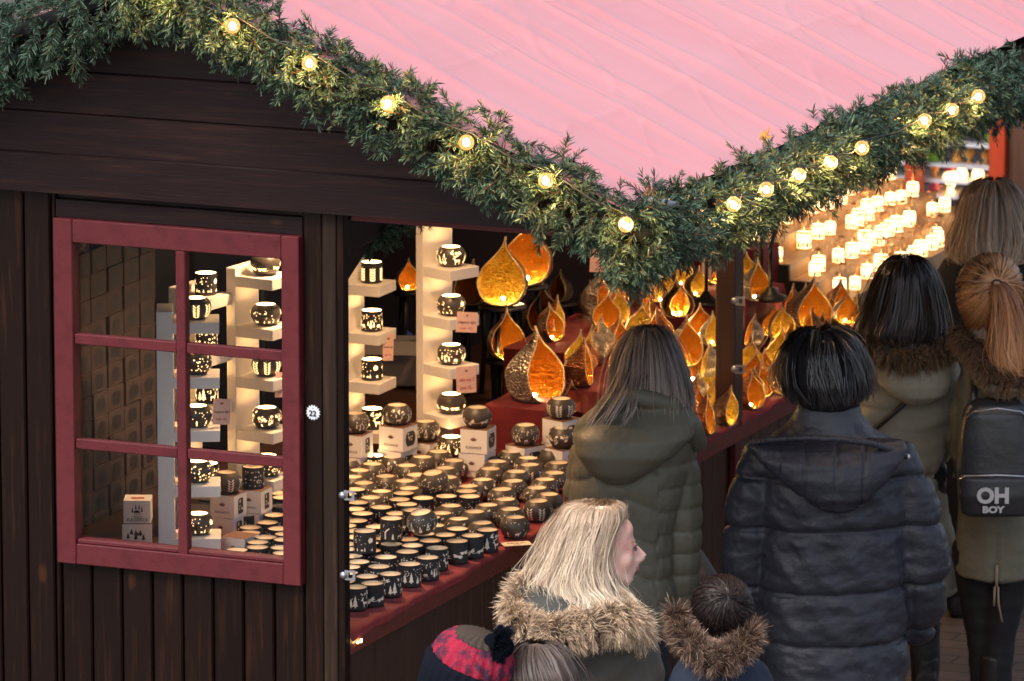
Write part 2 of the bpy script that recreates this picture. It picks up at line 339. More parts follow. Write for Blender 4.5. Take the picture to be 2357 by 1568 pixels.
# roof tarpaulin: real folds
def vn(x,y,seed=0):
    xi,yi=math.floor(x),math.floor(y); fx,fy=x-xi,y-yi; fx=fx*fx*(3-2*fx); fy=fy*fy*(3-2*fy)
    h=lambda a,b:(math.sin(a*127.1+b*311.7+seed*74.7)*43758.5453)%1
    return (h(xi,yi)*(1-fx)+h(xi+1,yi)*fx)*(1-fy)+(h(xi,yi+1)*(1-fx)+h(xi+1,yi+1)*fx)*fy
FOLDS=[]; _r=random.Random(4); _y=-.3
while _y<9: FOLDS.append((_y,_r.uniform(.005,.013),_r.uniform(.02,.05))); _y+=_r.uniform(.16,.42)
def tarpfn(side):
    def fn(u,y):
        x=XR+side*u; z=roofz(x)+.02; yy=y+.10*u
        ph=(yy/.30)%1
        w_=yy+.05*(vn(u*1.5,yy*1.3,3)-.5); fold=sum(a_*math.exp(-((w_-c_)/s_)**2) for c_,a_,s_ in FOLDS if abs(w_-c_)<.25)
        sag=-.010*math.sin(math.pi*((u/.62)%1))*(.6+.6*vn(yy*3,u*2,5))
        cr=0
        for k in (.38,.80,1.22): cr+=.0035*(vn(yy*3,k,4))*math.exp(-((u-k-.02*math.sin(yy*2))/.010)**2)
        # small pleats fanning away from the stretched crossings
        for k in (.38,.80,1.22):
            d=abs(u-k)
            if d<.16: cr+=.0022*(1-d/.16)*math.sin((yy+ (vn(yy*9,k*7,2)-.5)*.05)*150/(1+6*d))*vn(yy*4,k*3,8)
        wr=.0022*(vn(u*5,yy*18,1)-.5)+.008*(vn(u*2.2,yy*3.5,9)-.5)+.004*max(0,1-abs(vn(u*3+yy*2,yy*3,21)-.5)*22)
        if y<-.19: cr*=.3
        return (x,y,z+fold+sag+cr+wr)
    return fn
heightmesh('roof_tarpaulin',0,(XE-XR)+.0,-.22,YL+.2,150,620,tarpfn(1),TARP,stall)
heightmesh('roof_tarpaulin',0,1.64,-.22,YL+.2,30,120,tarpfn(-1),TARP,stall)
mb=MB()
for s in(1,-1):
    xa=XR+s*1.64
    for (yy) in (-.205,YL+.16): mb.add([(XR,yy,ZR-.015),(xa,yy,roofz(xa)-.015),(xa,yy,roofz(xa)-.12),(XR,yy,ZR-.12),(XR,yy+.03,ZR-.015),(xa,yy+.03,roofz(xa)-.015),(xa,yy+.03,roofz(xa)-.12),(XR,yy+.03,ZR-.12)],[(0,1,2,3),(7,6,5,4),(0,4,5,1),(2,6,7,3),(1,5,6,2),(0,3,7,4)])
    mb.bb(xa-.03*s,xa,-.17,YL+.15,roofz(xa)-.13,roofz(xa)-.02)
mb.build('barge_board',WOODV,stall)
mb=MB()
for s in(1,-1):
    xa=XR+s*1.6; mb.add([(XR,-.17,ZR-.03),(xa,-.17,roofz(xa)-.03),(xa,YL+.1,roofz(xa)-.03),(XR,YL+.1,ZR-.03),(XR,-.17,ZR-.05),(xa,-.17,roofz(xa)-.05),(xa,YL+.1,roofz(xa)-.05),(XR,YL+.1,ZR-.05)],[(0,1,2,3),(7,6,5,4),(0,4,5,1),(2,6,7,3),(1,5,6,2),(0,3,7,4)])
mb.build('roof_deck',WOODV,stall)
# badge and latches
bd=at(720,950,1,-.012); badge=empty('number_badge',bd,0,'small white star-edged badge reading 22 on the dark post beside the window','badge')
mb=MB(); N=16; vs=[]
for k in range(2*N):
    r=.0255 if k%2 else .0195; th=math.pi*k/N; vs.append((r*math.sin(th),-.0,r*math.cos(th)*1.0))
mb.add(vs+[(x,.004,z) for x,y,z in vs],[tuple(range(2*N)),tuple(range(2*N,4*N))[::-1]]+[(i,2*N+i,2*N+(i+1)%(2*N),(i+1)%(2*N)) for i in range(2*N)]); mb.build('badge_plate',mat('white_plastic',(.75,.8,.86),.4),badge)
def text(s,size,name,material,parent,loc,rot,sx=1.0,shear=0.0,ext=.0004,bold=0.0):
    cu=bpy.data.curves.new('lettering_curve','FONT'); cu.body=s; cu.size=size; cu.align_x='CENTER'; cu.align_y='CENTER'; cu.extrude=ext; cu.shear=shear; cu.offset=bold; cu.resolution_u=3
    o=bpy.data.objects.new('tmp',cu); COL.objects.link(o); dg=bpy.context.evaluated_depsgraph_get(); me=bpy.data.meshes.new_from_object(o.evaluated_get(dg)); bpy.data.objects.remove(o)
    me.materials.clear(); me.name=name; ob=link(name,me,material,parent,loc,rot); ob.scale=(sx,1,1); return ob
text('22',.026,'lettering',INK,badge,(0,-.0025,-.003),(math.pi/2,0,0),bold=.0006)
mb=MB(); mb.lathe([(.002,0),(.003,.0)],8,(0,-.002,.014),M=Matrix.Rotation(math.pi/2,4,'X').to_3x3()); mb.build('nail_hole',INK,badge)
def latch(px,py,ax,v,label):
    p=at(px,py,ax,v); t=empty('steel_latch',p,0,label,'latch')
    mb=MB(); mb.lathe([(.0,-.004),(.012,-.003),(.0125,.002),(.006,.006),(0,.007)],10,(-.016,-.006,0),M=Matrix.Rotation(math.pi/2,3,'X')); mb.build('bolt_head',STEEL,t)
    mb=MB()
    for a in ((-.012,.024,.009,.016),(-.012,.024,-.016,-.009),(-.012,.0,-.009,.009),(.015,.024,-.009,.009)): mb.bb(a[0],a[1],-.003,.001,a[2],a[3])
    mb.build('hasp_plate',STEEL,t)
latch(800,1140,1,-.016,'upper zinc latch on the corner post at the counter end'); latch(802,1324,1,-.016,'lower zinc latch on the corner post at the counter end')
latch(1700,693,1,PY-.008,'upper zinc latch on the warm brown middle post'); latch(1700,850,1,PY-.008,'lower zinc latch on the warm brown middle post')
# cloth on the counter
def clothfn(x,y):
    # x is arc across: 0 at back, increasing to the front edge then down
    back=-1.0; edge=.006; L0=edge-back
    w=.003*math.sin(y*17+2*math.sin(y*5))+.0022*math.sin(y*41+1)
    if x<L0:
        X=back+x; t=max(0,(X+.10)/.106); Z=.9515+.0014*math.sin(X*30+y*23)+.0022*t*math.sin(y*26+X*12)
        return (X,y,Z)
    d=x-L0; hang=.020+.006*math.sin(y*3.1)+.004*math.sin(y*9)
    if y<.22: hang+=.010*(1-y/.22)
    s=d/.04; return (edge+.006*math.sin(min(s,1)*1.57)+w*s,y,.9515-s*hang)
ya=at(1692,980,2,.95)[1]-.035; yb=ya+.12
c1=heightmesh('table_cloth',0,1.046,.03,ya,60,180,clothfn,CLOTH); tag(c1,'dark red felt cloth over the counter under the black tealight holders','tablecloth')
c2=heightmesh('table_cloth',0,1.046,yb,YL-.02,60,160,clothfn,CLOTH); tag(c2,'dark red felt cloth over the counter beyond the middle post','tablecloth')
# warm led strips
LED=emat('warm_led',(1,.6,.2),14)
def led(pts,label):
    t=empty('led_strip',pts[0],0,label,'led strip'); p0=np.array(pts[0])
    mb=MB(); mb.tube([np.array(p)-p0 for p in pts],.004,6); mb.build('cable',mat('clear_amber_sleeve',(.5,.3,.1),.3),t)
    mb=MB()
    for p in pts: mb.sph(np.array(p)-p0+[0,0,.003],.0045,6)
    mb.build('diodes',LED,t)
led([(.012,.085,.905),(.016,.10,.903),(.012,.115,.906)],'short glowing amber light strip under the near end of the counter cloth')
led([(-.03+.008*k,ya+.02+.026*k,.955) for k in range(4)],'short glowing amber light strip on the counter gap at the middle post')
# ---------------------------------------------------------------- strands (needles, hair, fur)
def ribbons(name,P,Wd,mats,parent=None,nrm=None,loc=None):
    """P: (N,K,3) polylines, Wd: (N,K) or (K,) widths -> flat ribbons with float attribute t; nrm (N,3) optional ribbon normal"""
    P=np.asarray(P,float); N,K,_=P.shape; Wd=np.broadcast_to(np.asarray(Wd,float),(N,K))
    T=np.gradient(P,axis=1); T/=np.linalg.norm(T,axis=2,keepdims=True)+1e-9
    if nrm is None:
        nrm=np.random.normal(size=(N,3))
    nrm=np.asarray(nrm,float); nr=nrm[:,None,:] if nrm.ndim==2 else nrm
    Sd=np.cross(T,np.broadcast_to(nr,T.shape)); Sd/=np.linalg.norm(Sd,axis=2,keepdims=True)+1e-9
    A=P-Sd*Wd[:,:,None]/2; B=P+Sd*Wd[:,:,None]/2
    V=np.stack([A,B],axis=2).reshape(-1,3)
    base=(np.arange(N)*K*2)[:,None]+(np.arange(K-1)*2)[None,:]; base=base.reshape(-1)
    Fc=np.stack([base,base+1,base+3,base+2],axis=1)
    me=bpy.data.meshes.new(name); me.vertices.add(len(V)); me.vertices.foreach_set('co',V.astype(np.float32).ravel())
    me.loops.add(len(Fc)*4); me.loops.foreach_set('vertex_index',Fc.astype(np.int32).ravel())
    me.polygons.add(len(Fc)); me.polygons.foreach_set('loop_start',(np.arange(len(Fc))*4).astype(np.int32)); me.polygons.foreach_set('loop_total',np.full(len(Fc),4,np.int32))
    me.polygons.foreach_set('use_smooth',np.ones(len(Fc),bool))
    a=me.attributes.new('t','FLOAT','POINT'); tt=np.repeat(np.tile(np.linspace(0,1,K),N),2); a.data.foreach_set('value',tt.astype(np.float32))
    me.update(calc_edges=True); me.validate()
    return link(name,me,mats,parent,loc)
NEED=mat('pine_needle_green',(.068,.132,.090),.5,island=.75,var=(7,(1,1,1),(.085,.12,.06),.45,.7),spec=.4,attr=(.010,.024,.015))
n=NEED.node_tree.nodes
STEM=mat('brown_twig',(.09,.045,.022),.8)
rng=np.random.default_rng(11)
def garland(name,path,rad,label,seed=0,dens=150,droop=.5,parent=None,cat='garland',group=None,extra=None):
    rg=np.random.default_rng(seed); path=[np.array(p,float) for p in path]
    seg=[np.linalg.norm(path[i+1]-path[i]) for i in range(len(path)-1)]; L_=sum(seg); n=int(L_*dens)
    loc0=path[0].copy(); PP=[];NN=[];stems=[];
    def pos(s):
        for i,l in enumerate(seg):
            if s<=l or i==len(seg)-1: return path[i]+(path[i+1]-path[i])*min(s/l,1),(path[i+1]-path[i])/l
            s-=l
    for k in range(n):
        s=(k+rg.random())/n*L_; p,t=pos(s); rr=rad*(1+.16*math.sin(s*21+seed)+.12*math.sin(s*47))
        u=np.cross(t,[0,0,1]); u/=np.linalg.norm(u); v=np.cross(u,t)
        th=rg.uniform(0,2*math.pi); rd=u*math.cos(th)+v*math.sin(th)
        tg=np.cross(t,rd); d=rd*rg.uniform(.15,.75)+t*rg.normal(0,.75)+tg*rg.normal(0,.6)+np.array([0,0,-droop])*rg.uniform(.3,1.6); d/=np.linalg.norm(d)
        ln=rg.uniform(.055,.095); q0=p+rd*rr*rg.uniform(.30,.86)+np.array([0,0,0.0]); q1=q0+d*ln
        if rg.random()<.6: q1=q0+(q1-q0)*rg.uniform(.8,1.15)
        stems.append((q0,q1,d))
    Q0=np.array([a for a,_,_ in stems]); Q1=np.array([b for _,b,_ in stems]); D=Q1-Q0; Ln=np.linalg.norm(D,axis=1,keepdims=True); D=D/Ln
    K=50; M_=len(stems)
    A=rg.normal(size=(M_,3)); A-= (A*D).sum(1,keepdims=True)*D; A/=np.linalg.norm(A,axis=1,keepdims=True); B=np.cross(D,A)
    f=np.sort(rg.random((M_,K)),axis=1)**.8; th=rg.uniform(0,2*math.pi,(M_,K)); flat=.55
    base=Q0[:,None]+D[:,None]*(Ln[:,None]*f[...,None])
    out=A[:,None]*np.cos(th)[...,None]+B[:,None]*(np.sin(th)*flat)[...,None]
    ang=np.where(f>.9,.45,1.0)[...,None]*rg.uniform(.8,1.1,(M_,K,1))
    dd=D[:,None]*np.cos(ang)+out*np.sin(ang); nl=(.035*(1-.25*f)*rg.uniform(.75,1.2,(M_,K)))[...,None]
    b0=base.reshape(-1,3); b1=(base+dd*nl).reshape(-1,3); mid=(b0+b1)/2+np.array([0,0,.0008])
    P=np.stack([b0,mid,b1],axis=1)-loc0
    root=empty(name,loc0,0,label,cat,group)
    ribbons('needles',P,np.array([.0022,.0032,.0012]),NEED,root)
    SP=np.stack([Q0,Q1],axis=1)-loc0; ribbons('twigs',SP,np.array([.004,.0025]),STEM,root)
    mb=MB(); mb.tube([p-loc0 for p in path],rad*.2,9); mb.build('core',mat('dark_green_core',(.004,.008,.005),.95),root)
    return root
GW,GE=-.25,1.115
a0=at(535,66,1,-.24); a1=at(1440,520,1,-.24); dirr=(a1-a0)/np.linalg.norm(a1-a0)
apex=a0+dirr*((XR-a0[0])/dirr[0]); cor=np.array([GE,-.235,a0[2]+dirr[2]/dirr[0]*(GE-a0[0])-.02])
garland('pine_garland',[apex+[0,0,.02],a0+(a1-a0)*.5+[0,0,.012],cor+[0,0,.01]],.118,'thick green pine garland down the front edge of the roof to the corner',1,dens=520)
lf=np.array([2*XR-cor[0],-.24,apex[2]-(apex[0]-(2*XR-cor[0]))*RP])
garland('pine_garland',[apex+[-.01,0,-.0],apex+(lf-apex)*.55],.14,'darker unlit pine garland running down the front left edge of the roof',2,dens=480)
e1=at(1688,482,0,GE); e2=at(2251,232,0,GE)
garland('pine_garland',[cor+[0,-.02,.02],e1+[0,0,.03],e2+[0,0,.045],e2+(e2-e1)*.22],.118,'thick green artificial pine garland along the eave over the customers',3,dens=560)
garland('pine_garland',[cor+[-.03,-.03,-.02],cor+[.0,.03,-.09]],.085,'drooping bushy pine garland end hanging at the roof corner',4,dens=750,droop=.6)
garland('pine_garland',[(-.03,.30,2.20),(-.03,.5,2.24),(-.03,.7,2.24),(-.03,1.3,2.225)],.022,'thin dark pine garland on the inner edge of the counter opening',5,dens=110,droop=1.2)
# light strings: each bulb a part, its filament a sub-part
BG=bpy.data.materials.new('clear_bulb_glass'); BG.use_nodes=True; n=BG.node_tree.nodes; L=BG.node_tree.links; n.clear()
out=n.new('ShaderNodeOutputMaterial'); tr=n.new('ShaderNodeBsdfTransparent'); tr.inputs[0].default_value=(1,.93,.8,1); gl=n.new('ShaderNodeBsdfGlossy'); gl.inputs['Roughness'].default_value=.06
em=n.new('ShaderNodeEmission'); em.inputs[0].default_value=(1,.52,.15,1); em.inputs[1].default_value=1.0; lw=n.new('ShaderNodeLayerWeight'); lw.inputs[0].default_value=.35
m1=n.new('ShaderNodeMixShader'); m2=n.new('ShaderNodeMixShader'); m2.inputs[0].default_value=.30; L.new(lw.outputs['Fresnel'],m1.inputs[0]); L.new(tr.outputs[0],m1.inputs[1]); L.new(gl.outputs[0],m1.inputs[2]); L.new(m1.outputs[0],m2.inputs[1]); L.new(em.outputs[0],m2.inputs[2]); L.new(m2.outputs[0],out.inputs[0])
BG.cycles.emission_sampling='NONE'
FIL=emat('glowing_filament',(1,.72,.38),60)
CORD=mat('black_rubber_cord',(.012,.014,.012),.6)
mbm=MB(); mbm.sph((0,0,0),.0245,18); BULB=mbm.mesh('bulb')
mbm=MB(); mbm.sph((0,0,0),(.0115,.0115,.0135),8); FILM=mbm.mesh('filament')
mbm=MB(); mbm.lathe([(.0,.035),(.011,.035),(.013,.018),(.0125,.0)],10); SOCK=mbm.mesh('socket')
def light_string(pts,label,off=1):
    root=empty('light_string',pts[0],0,label,'string lights'); p0=np.array(pts[0])
    cab=[]
    for i,p in enumerate(pts):
        p=np.array(p); loc=p-p0; b=link('bulb',BULB,BG,root,tuple(loc)); link('filament',FILM,FIL,b)
        s=link('socket',SOCK,CORD,b,(0,0,0)); s.rotation_euler=(R_(-60)+random.uniform(-.4,.4),random.uniform(-.5,.5),0)
        lp=bpy.data.lights.new('bulb_light','POINT'); lp.energy=4.0; lp.color=(1,.58,.20); lp.shadow_soft_size=.018
        lo=bpy.data.objects.new('bulb_light',lp); COL.objects.link(lo); lo.parent=b; lo.location=tuple((CAM-p)/np.linalg.norm(CAM-p)*.012)
        cab.append(loc+np.array([0,.045,.02]))
        if i<len(pts)-1: cab.append((loc+np.array(pts[i+1])-p0)/2+np.array([0,.05,.0]))
    mb=MB(); mb.tube(cab,.003,6); mb.build('cable',CORD,root); return root
light_string([at(x,y,1,-.375) for x,y in [(355,-25),(535,60),(712,146),(893,238),(1073,328),(1256,416),(1440,517)]],'string of warm clear globe bulbs down the front roof garland')
light_string([at(x,y,0,1.25) for x,y in [(1688,470),(1763,436),(1838,404),(1911,375),(1983,341),(2127,278),(2190,254),(2251,222)]],'string of warm clear globe bulbs along the eave garland')
# autumn leaves and cable joint on the garland
def maple(px,py,ax,v,size,col,label,tilt=(0.3,0,0)):
    p=at(px,py,ax,v); pts=[]
    lobes=[(0,1.0),(38,.45),(62,.85),(95,.4),(120,.6),(160,.25),(180,.12)]
    full=[(a,r) for a,r in lobes]+[(-a,r) for a,r in lobes[-2:0:-1]]
    vs=[(size*r*math.sin(R_(a)),0.012*math.sin(a*.3+1)*(r),size*r*math.cos(R_(a))) for a,r in full]
    vs.append((0,.004,size*.15)); m=len(full); mb=MB(); mb.add(vs,[(i,(i+1)%m,m) for i in range(m)],True)
    mb.add([(x,y+.0012,z) for x,y,z in vs],[((i+1)%m,i,m) for i in range(m)],True)
    root=empty('fallen_leaf',p,0,label,'leaf'); o=mb.build('blade',mat('dry_leaf',col,.6,var=(60,(1,1,1),tuple(c*.5 for c in col),.45,.7)),root); o.rotation_euler=tilt
    mb=MB(); mb.tube([(0,0,0),(.003,.0,-size*.3),(.008,0,-size*.6)],.0012,5); mb.build('stalk',STEM,root).rotation_euler=tilt
maple(1758,318,0,1.09,.040,(.52,.26,.05),'curled yellow maple leaf standing up from the eave garland',(-.2,.2,-.4))
maple(938,180,1,-.23,.026,(.17,.09,.05),'small brown dead leaf caught on top of the front garland',(.2,.5,.3))
maple(1498,448,1,-.2,.03,(.22,.06,.02),'rust brown leaf lying on the tarpaulin by the roof corner',(.1,-.5,.2))
maple(2262,125,0,1.02,.024,(.2,.10,.06),'thin brown twiggy leaf above the eave garland at the right',(.1,.8,.2))
p=at(1520,464,1,-.22); t=empty('cable_joint',p,0,'grey taped cable joint lying on the garland at the roof corner','cable joint')
mb=MB(); mb.tube([(-.04,0,.006),(-.02,0,.004),(.01,0,0),(.045,.01,-.006)],[.008,.010,.009,.006],10); mb.build('sleeve',mat('blue_grey_sleeve',(.16,.2,.27),.45),t)
mb=MB()
for x in (-.018,.002,.02): mb.tube([(x-.004,0,.005),(x,0,.004),(x+.004,0,.003)],.0112,10)
mb.tube([(.045,.01,-.006),(.08,.03,-.03)],.003,6); mb.build('cable_tie',CORD,t)
# ---------------------------------------------------------------- tealight holders
TZ=.9535
def wrap(mb,poly,prof,eps=.0007):
    """poly in (arc u at max radius, height v) -> surface"""
    rm=max(r for r,z in prof); out=[]
    for u,v in poly:
        r=prof[0][0]
        for (r0,z0),(r1,z1) in zip(prof[:-1],prof[1:]):
            if z0<=v<=z1 and z1>z0: r=r0+(r1-r0)*(v-z0)/(z1-z0); break
        else: r=prof[-1][0]
        a=u/rm; out.append(((r+eps)*math.cos(a),(r+eps)*math.sin(a),v))
    mb.add(out,[tuple(range(len(out)))])
def circ(u,v,r,n=8): return [(u+r*math.cos(2*math.pi*k/n),v+r*math.sin(2*math.pi*k/n)) for k in range(n)]
def leafp(u,v,l,w,ang):
    c,s=math.cos(ang),math.sin(ang); pts=[(0,0),(l*.3,w*.5),(l*.65,w*.45),(l,0),(l*.65,-w*.45),(l*.3,-w*.5)]
    return [(u+x*c-y*s,v+x*s+y*c) for x,y in pts]
def star(u,v,r): return [(u+(r if k%2==0 else r*.45)*math.sin(math.pi*k/5),v+(r if k%2==0 else r*.45)*math.cos(math.pi*k/5)) for k in range(10)]
def treep(u,v,h,w): return [(u-w*.12,v),(u+w*.12,v),(u+w*.12,v+h*.12),(u+w*.5,v+h*.12),(u+w*.25,v+h*.42),(u+w*.36,v+h*.42),(u+w*.14,v+h*.7),(u+w*.2,v+h*.7),(u,v+h),(u-w*.2,v+h*.7),(u-w*.14,v+h*.7),(u-w*.36,v+h*.42),(u-w*.25,v+h*.42),(u-w*.5,v+h*.12),(u-w*.12,v+h*.12)]
def house(u,v,s): return [[(u-s,v+s*.55),(u+s*.7,v+s*.55),(u+s*.45,v+s*1.35),(u-s*.7,v+s*1.3)],[(u-s*.8,v),(u-s*.55,v),(u-s*.55,v+s*.4),(u-s*.8,v+s*.4)],[(u-s*.3,v),(u-s*.05,v),(u-s*.05,v+s*.4),(u-s*.3,v+s*.4)],[(u+s*.2,v),(u+s*.45,v),(u+s*.45,v+s*.4),(u+s*.2,v+s*.4)],[(u+s*.8,v),(u+s,v),(u+s*.62,v+s*1.3),(u+s*.55,v+s*1.2)]]
DEER=[(-.5,0),(-.42,0),(-.38,.38),(-.2,.42),(.12,.40),(.14,0),(.22,0),(.26,.4),(.36,.62),(.42,.86),(.6,.84),(.62,.92),(.5,1.0),(.44,1.12),(.56,1.3),(.5,1.32),(.4,1.1),(.34,1.35),(.28,1.33),(.34,1.02),(.28,.84),(.1,.68),(-.4,.7),(-.5,.6),(-.46,.4)]
FIG=[(-.22,0),(.22,0),(.14,.6),(.18,.72),(.1,.8),(.12,.95),(0,1.05),(-.12,.95),(-.1,.8),(-.16,.7)]
CAMEL=[(-.5,0),(-.42,0),(-.36,.4),(-.1,.42),(.2,.4),(.24,0),(.32,0),(.34,.5),(.5,.66),(.6,.9),(.78,.86),(.78,.95),(.6,1.04),(.5,.96),(.4,.72),(.25,.72),(.12,1.0),(-.05,.76),(-.2,.72),(-.3,.8),(-.48,.66)]
def sh(pl,u,v,s,fl=1): return [(u+x*s*fl,v+y*s) for x,y in pl]
def pattern(kind,prof,rg):
    rm=max(r for r,z in prof); C=2*math.pi*rm; H=prof[-1][1]; z0=H*.12; z1=H*.86; mb=MB(); w=lambda p:wrap(mb,p,prof)
    def dots(a,b,n,r0=.0012,r1=.0023,st=False):
        for k in range(n):
            u=rg.uniform(0,C); v=rg.uniform(a,b); r=rg.uniform(r0,r1)
            w(star(u,v,r*1.9) if (st and k%3==0) else circ(u,v,r,6))
    if kind=='sprig':
        nc=6 if rm<.04 else 7
        for c in range(nc):
            u=C*c/nc; w([(u-.0006,z0),(u+.0006,z0),(u+.0006,z1-.006),(u-.0006,z1-.006)])
            for k in range(5):
                v=z0+(z1-z0-.012)*k/4.6
                for sgn in(0,1): w(leafp(u+(.0012 if not sgn else -.0012),v,.0125 if rm<.04 else .0150,.0046,R_(42) if not sgn else R_(138)))
    elif kind=='star':
        dots(z0,z1,110,.0015,.0025,True); w([(C*.3+.008*math.sin(R_(a)),z1-.02+.008*math.cos(R_(a))) for a in range(20,200,30)]+[(C*.3+.004*math.sin(R_(a))+.002,z1-.02+.0062*math.cos(R_(a))) for a in range(190,20,-30)])
    elif kind=='village':
        dots(H*.48,z1,60); 
        for k in range(4):
            for hp in house(C*(k+.5)/4,z0+.006,.0085): w(hp)
            w(treep(C*k/4,z0+.004,.030,.011)); w(treep(C*(k+.18)/4,z0+.008,.022,.008)); w(treep(C*(k+.84)/4,z0+.014,.018,.007)); w([(C*(k+.5)/4-.012,z0),(C*(k+.5)/4+.012,z0),(C*(k+.5)/4+.010,z0+.002),(C*(k+.5)/4-.01,z0+.002)])
    elif kind=='forest':
        dots(H*.5,z1,60)
        for k in range(11): w(treep(C*k/11+rg.uniform(-.002,.002),z0+rg.uniform(0,.010),rg.uniform(.024,.038),rg.uniform(.013,.018)))
    elif kind=='deer':
        for k in range(3):
            w(sh(DEER,C*(k+.45)/3,z0+.003,.026 if k%2==0 else .022,1 if k%2 else -1)); w(treep(C*k/3,z0+.003,.042,.018)); w(treep(C*(k+.82)/3,z0+.003,.032,.014))
            for j in range(7):
                u=C*(k+.45)/3+rg.uniform(-.02,.02); v=rg.uniform(H*.56,z1); w(circ(u,v,rg.uniform(.0018,.004),7)); w(leafp(u,v,.011,.0045,rg.uniform(0,6)))
        dots(H*.45,z1,14)
    elif kind=='dragonfly':
        for k in range(7):
            u=C*k/7+rg.uniform(-.006,.006); v=rg.uniform(z0+.014,z1-.014); a=rg.uniform(-.6,.9)
            for da,l in ((.15,.018),(-.35,.016),(math.pi-.15,.018),(math.pi+.35,.016)): w(leafp(u,v,l,.0065,a+da))
            w(circ(u+.002*math.sin(-a),v+.003,.0018,6))
            for j in range(12):
                t=j/11; w(circ(u+math.sin(a)*.02*t+.02*t*t,v-.016*t*math.cos(a)+.012*t*t,.0015,5))
    elif kind=='scroll':
        for k in range(9):
            u=C*k/9; v=rg.uniform(H*.3,H*.65)
            for j in range(12):
                a=j*.75; r=.003+.0007*j; w(circ(u+r*math.cos(a),v+r*math.sin(a),.0017,5))
            for j in range(4): w(leafp(u+rg.uniform(-.012,.012),rg.uniform(H*.25,z1),.012,.007,rg.uniform(0,6)))
            w(circ(u+.008,H*.66,.0024,7))
    elif kind=='nativity':
        dots(H*.45,z1,34,.001,.002)
        for k in range(9):
            u=C*k/9
            if k%4==3: w(sh(CAMEL,u,z0,.0175))
            elif k%4==1 and rm<.04: w([(u-.002,z0),(u+.003,z0),(u+.003,z0+.024),(u+.016,z0+.036),(u+.014,z0+.04),(u-.002,z0+.026)])
            else: w(sh(FIG,u,z0,.021 if k%2 else .018))
    elif kind=='sleigh':
        w(circ(C*.25,H*.64,.0085,12)); w(circ(C*.75,H*.64,.0085,12))
        for k in range(8):
            if k%4!=1: w(sh(DEER,C*k/8+.004,H*.58,.0085)); 
        for k in range(9): w(treep(C*k/9,z0+.002,rg.uniform(.009,.016),.006)); 
        for k in range(7):
            for hp in house(C*(k+.4)/7,z0+.003,.0045): w(hp)
        w([(0,z0),(C*.5,z0),(C*.5,z0+.0012),(0,z0+.0012)]); dots(H*.36,z1,30)
    return mb
CYL_P=[(.0,.0),(.035,.0),(.0374,.002),(.0378,.006),(.0378,.03),(.0378,.055),(.0378,.074)]
BOWL_P=[(r*1.12,z*1.06) for r,z in [(.0,.0),(.026,.0),(.030,.0015),(.0385,.011),(.0445,.024),(.0465,.036),(.0445,.048),(.0385,.059),(.0325,.065),(.0315,.0665)]]
def holder(shape,kind,lit,seed=1):
    prof=CYL_P if shape=='cyl' else BOWL_P; rg=random.Random(seed); ro,H=prof[-1]
    root=empty('tealight_holder',(0,0,-50))
    mb=MB(); mb.lathe(prof,32,cap0=False); mb.lathe([(ro,H),(ro-.0006,H+.0008),(ro-.0022,H+.0006),(ro-.0026,H-.0015)],32)
    mb.build('shell',MUGB if shape=='cyl' else BOWLB,root)
    fl=.004 if lit else H-.0085  # unlit: floor raised near the rim, shaped to make the inside evenly bright
    inn=([(0,.004)]+[(r-.0028,max(z,.004)) for r,z in prof if r>.01 and z<H-.0012] if lit else [(0,fl),(ro-.010,fl+.0005),(ro-.0045,fl+.003)])+[(ro-.0026,H-.001)]
    mb=MB(); mb.lathe(inn[::-1],28); mb.build('liner',LITL if lit else LINER,root)
    pattern(kind,[(r,z) for r,z in prof[1:]],rg).build('cutout_pattern',LITC if lit else CUT,root)
    if lit:
        mb=MB(); mb.lathe([(0,.004),(.018,.004),(.018,.016),(0,.017)],14); c=mb.build('candle',LINER,root); mb=MB(); mb.sph((0,0,.024),(.003,.003,.007),6); mb.build('flame',FLAME,c)
    return root
KN={'sprig':'leaf','star':'star','village':'village','forest':'fir','deer':'deer','dragonfly':'dragonfly','scroll':'vine','nativity':'nativity','sleigh':'sleigh'}
PROTO={}
def place_holder(shape,kind,lit,loc,where,rz=None,tilt=None,group=None):
    k=(shape,kind,lit)
    if k not in PROTO: PROTO[k]=holder(*k,seed=hash(kind)%97 if False else sum(map(ord,kind))); o=PROTO[k]; first=True
    else: first=False
    rz=random.uniform(0,6.28) if rz is None else rz; rot=(tilt[0],tilt[1],rz) if tilt else (0,0,rz)
    if first: o.location=tuple(map(float,loc)); o.rotation_euler=rot
    else: o=dup(PROTO[k],loc,rot=rot)
    look=('glowing ' if lit else '')+('black tealight cylinder' if shape=='cyl' else 'dark tealight bowl')+' with '+KN[kind]+' cutouts '+where
    q(o,look,'tealight holder',group or ('lit tealight holders on the white stands' if lit else 'tealight holders set out on the red cloth')); return o
def src(x,y): return x/1.26613,y/1.26613
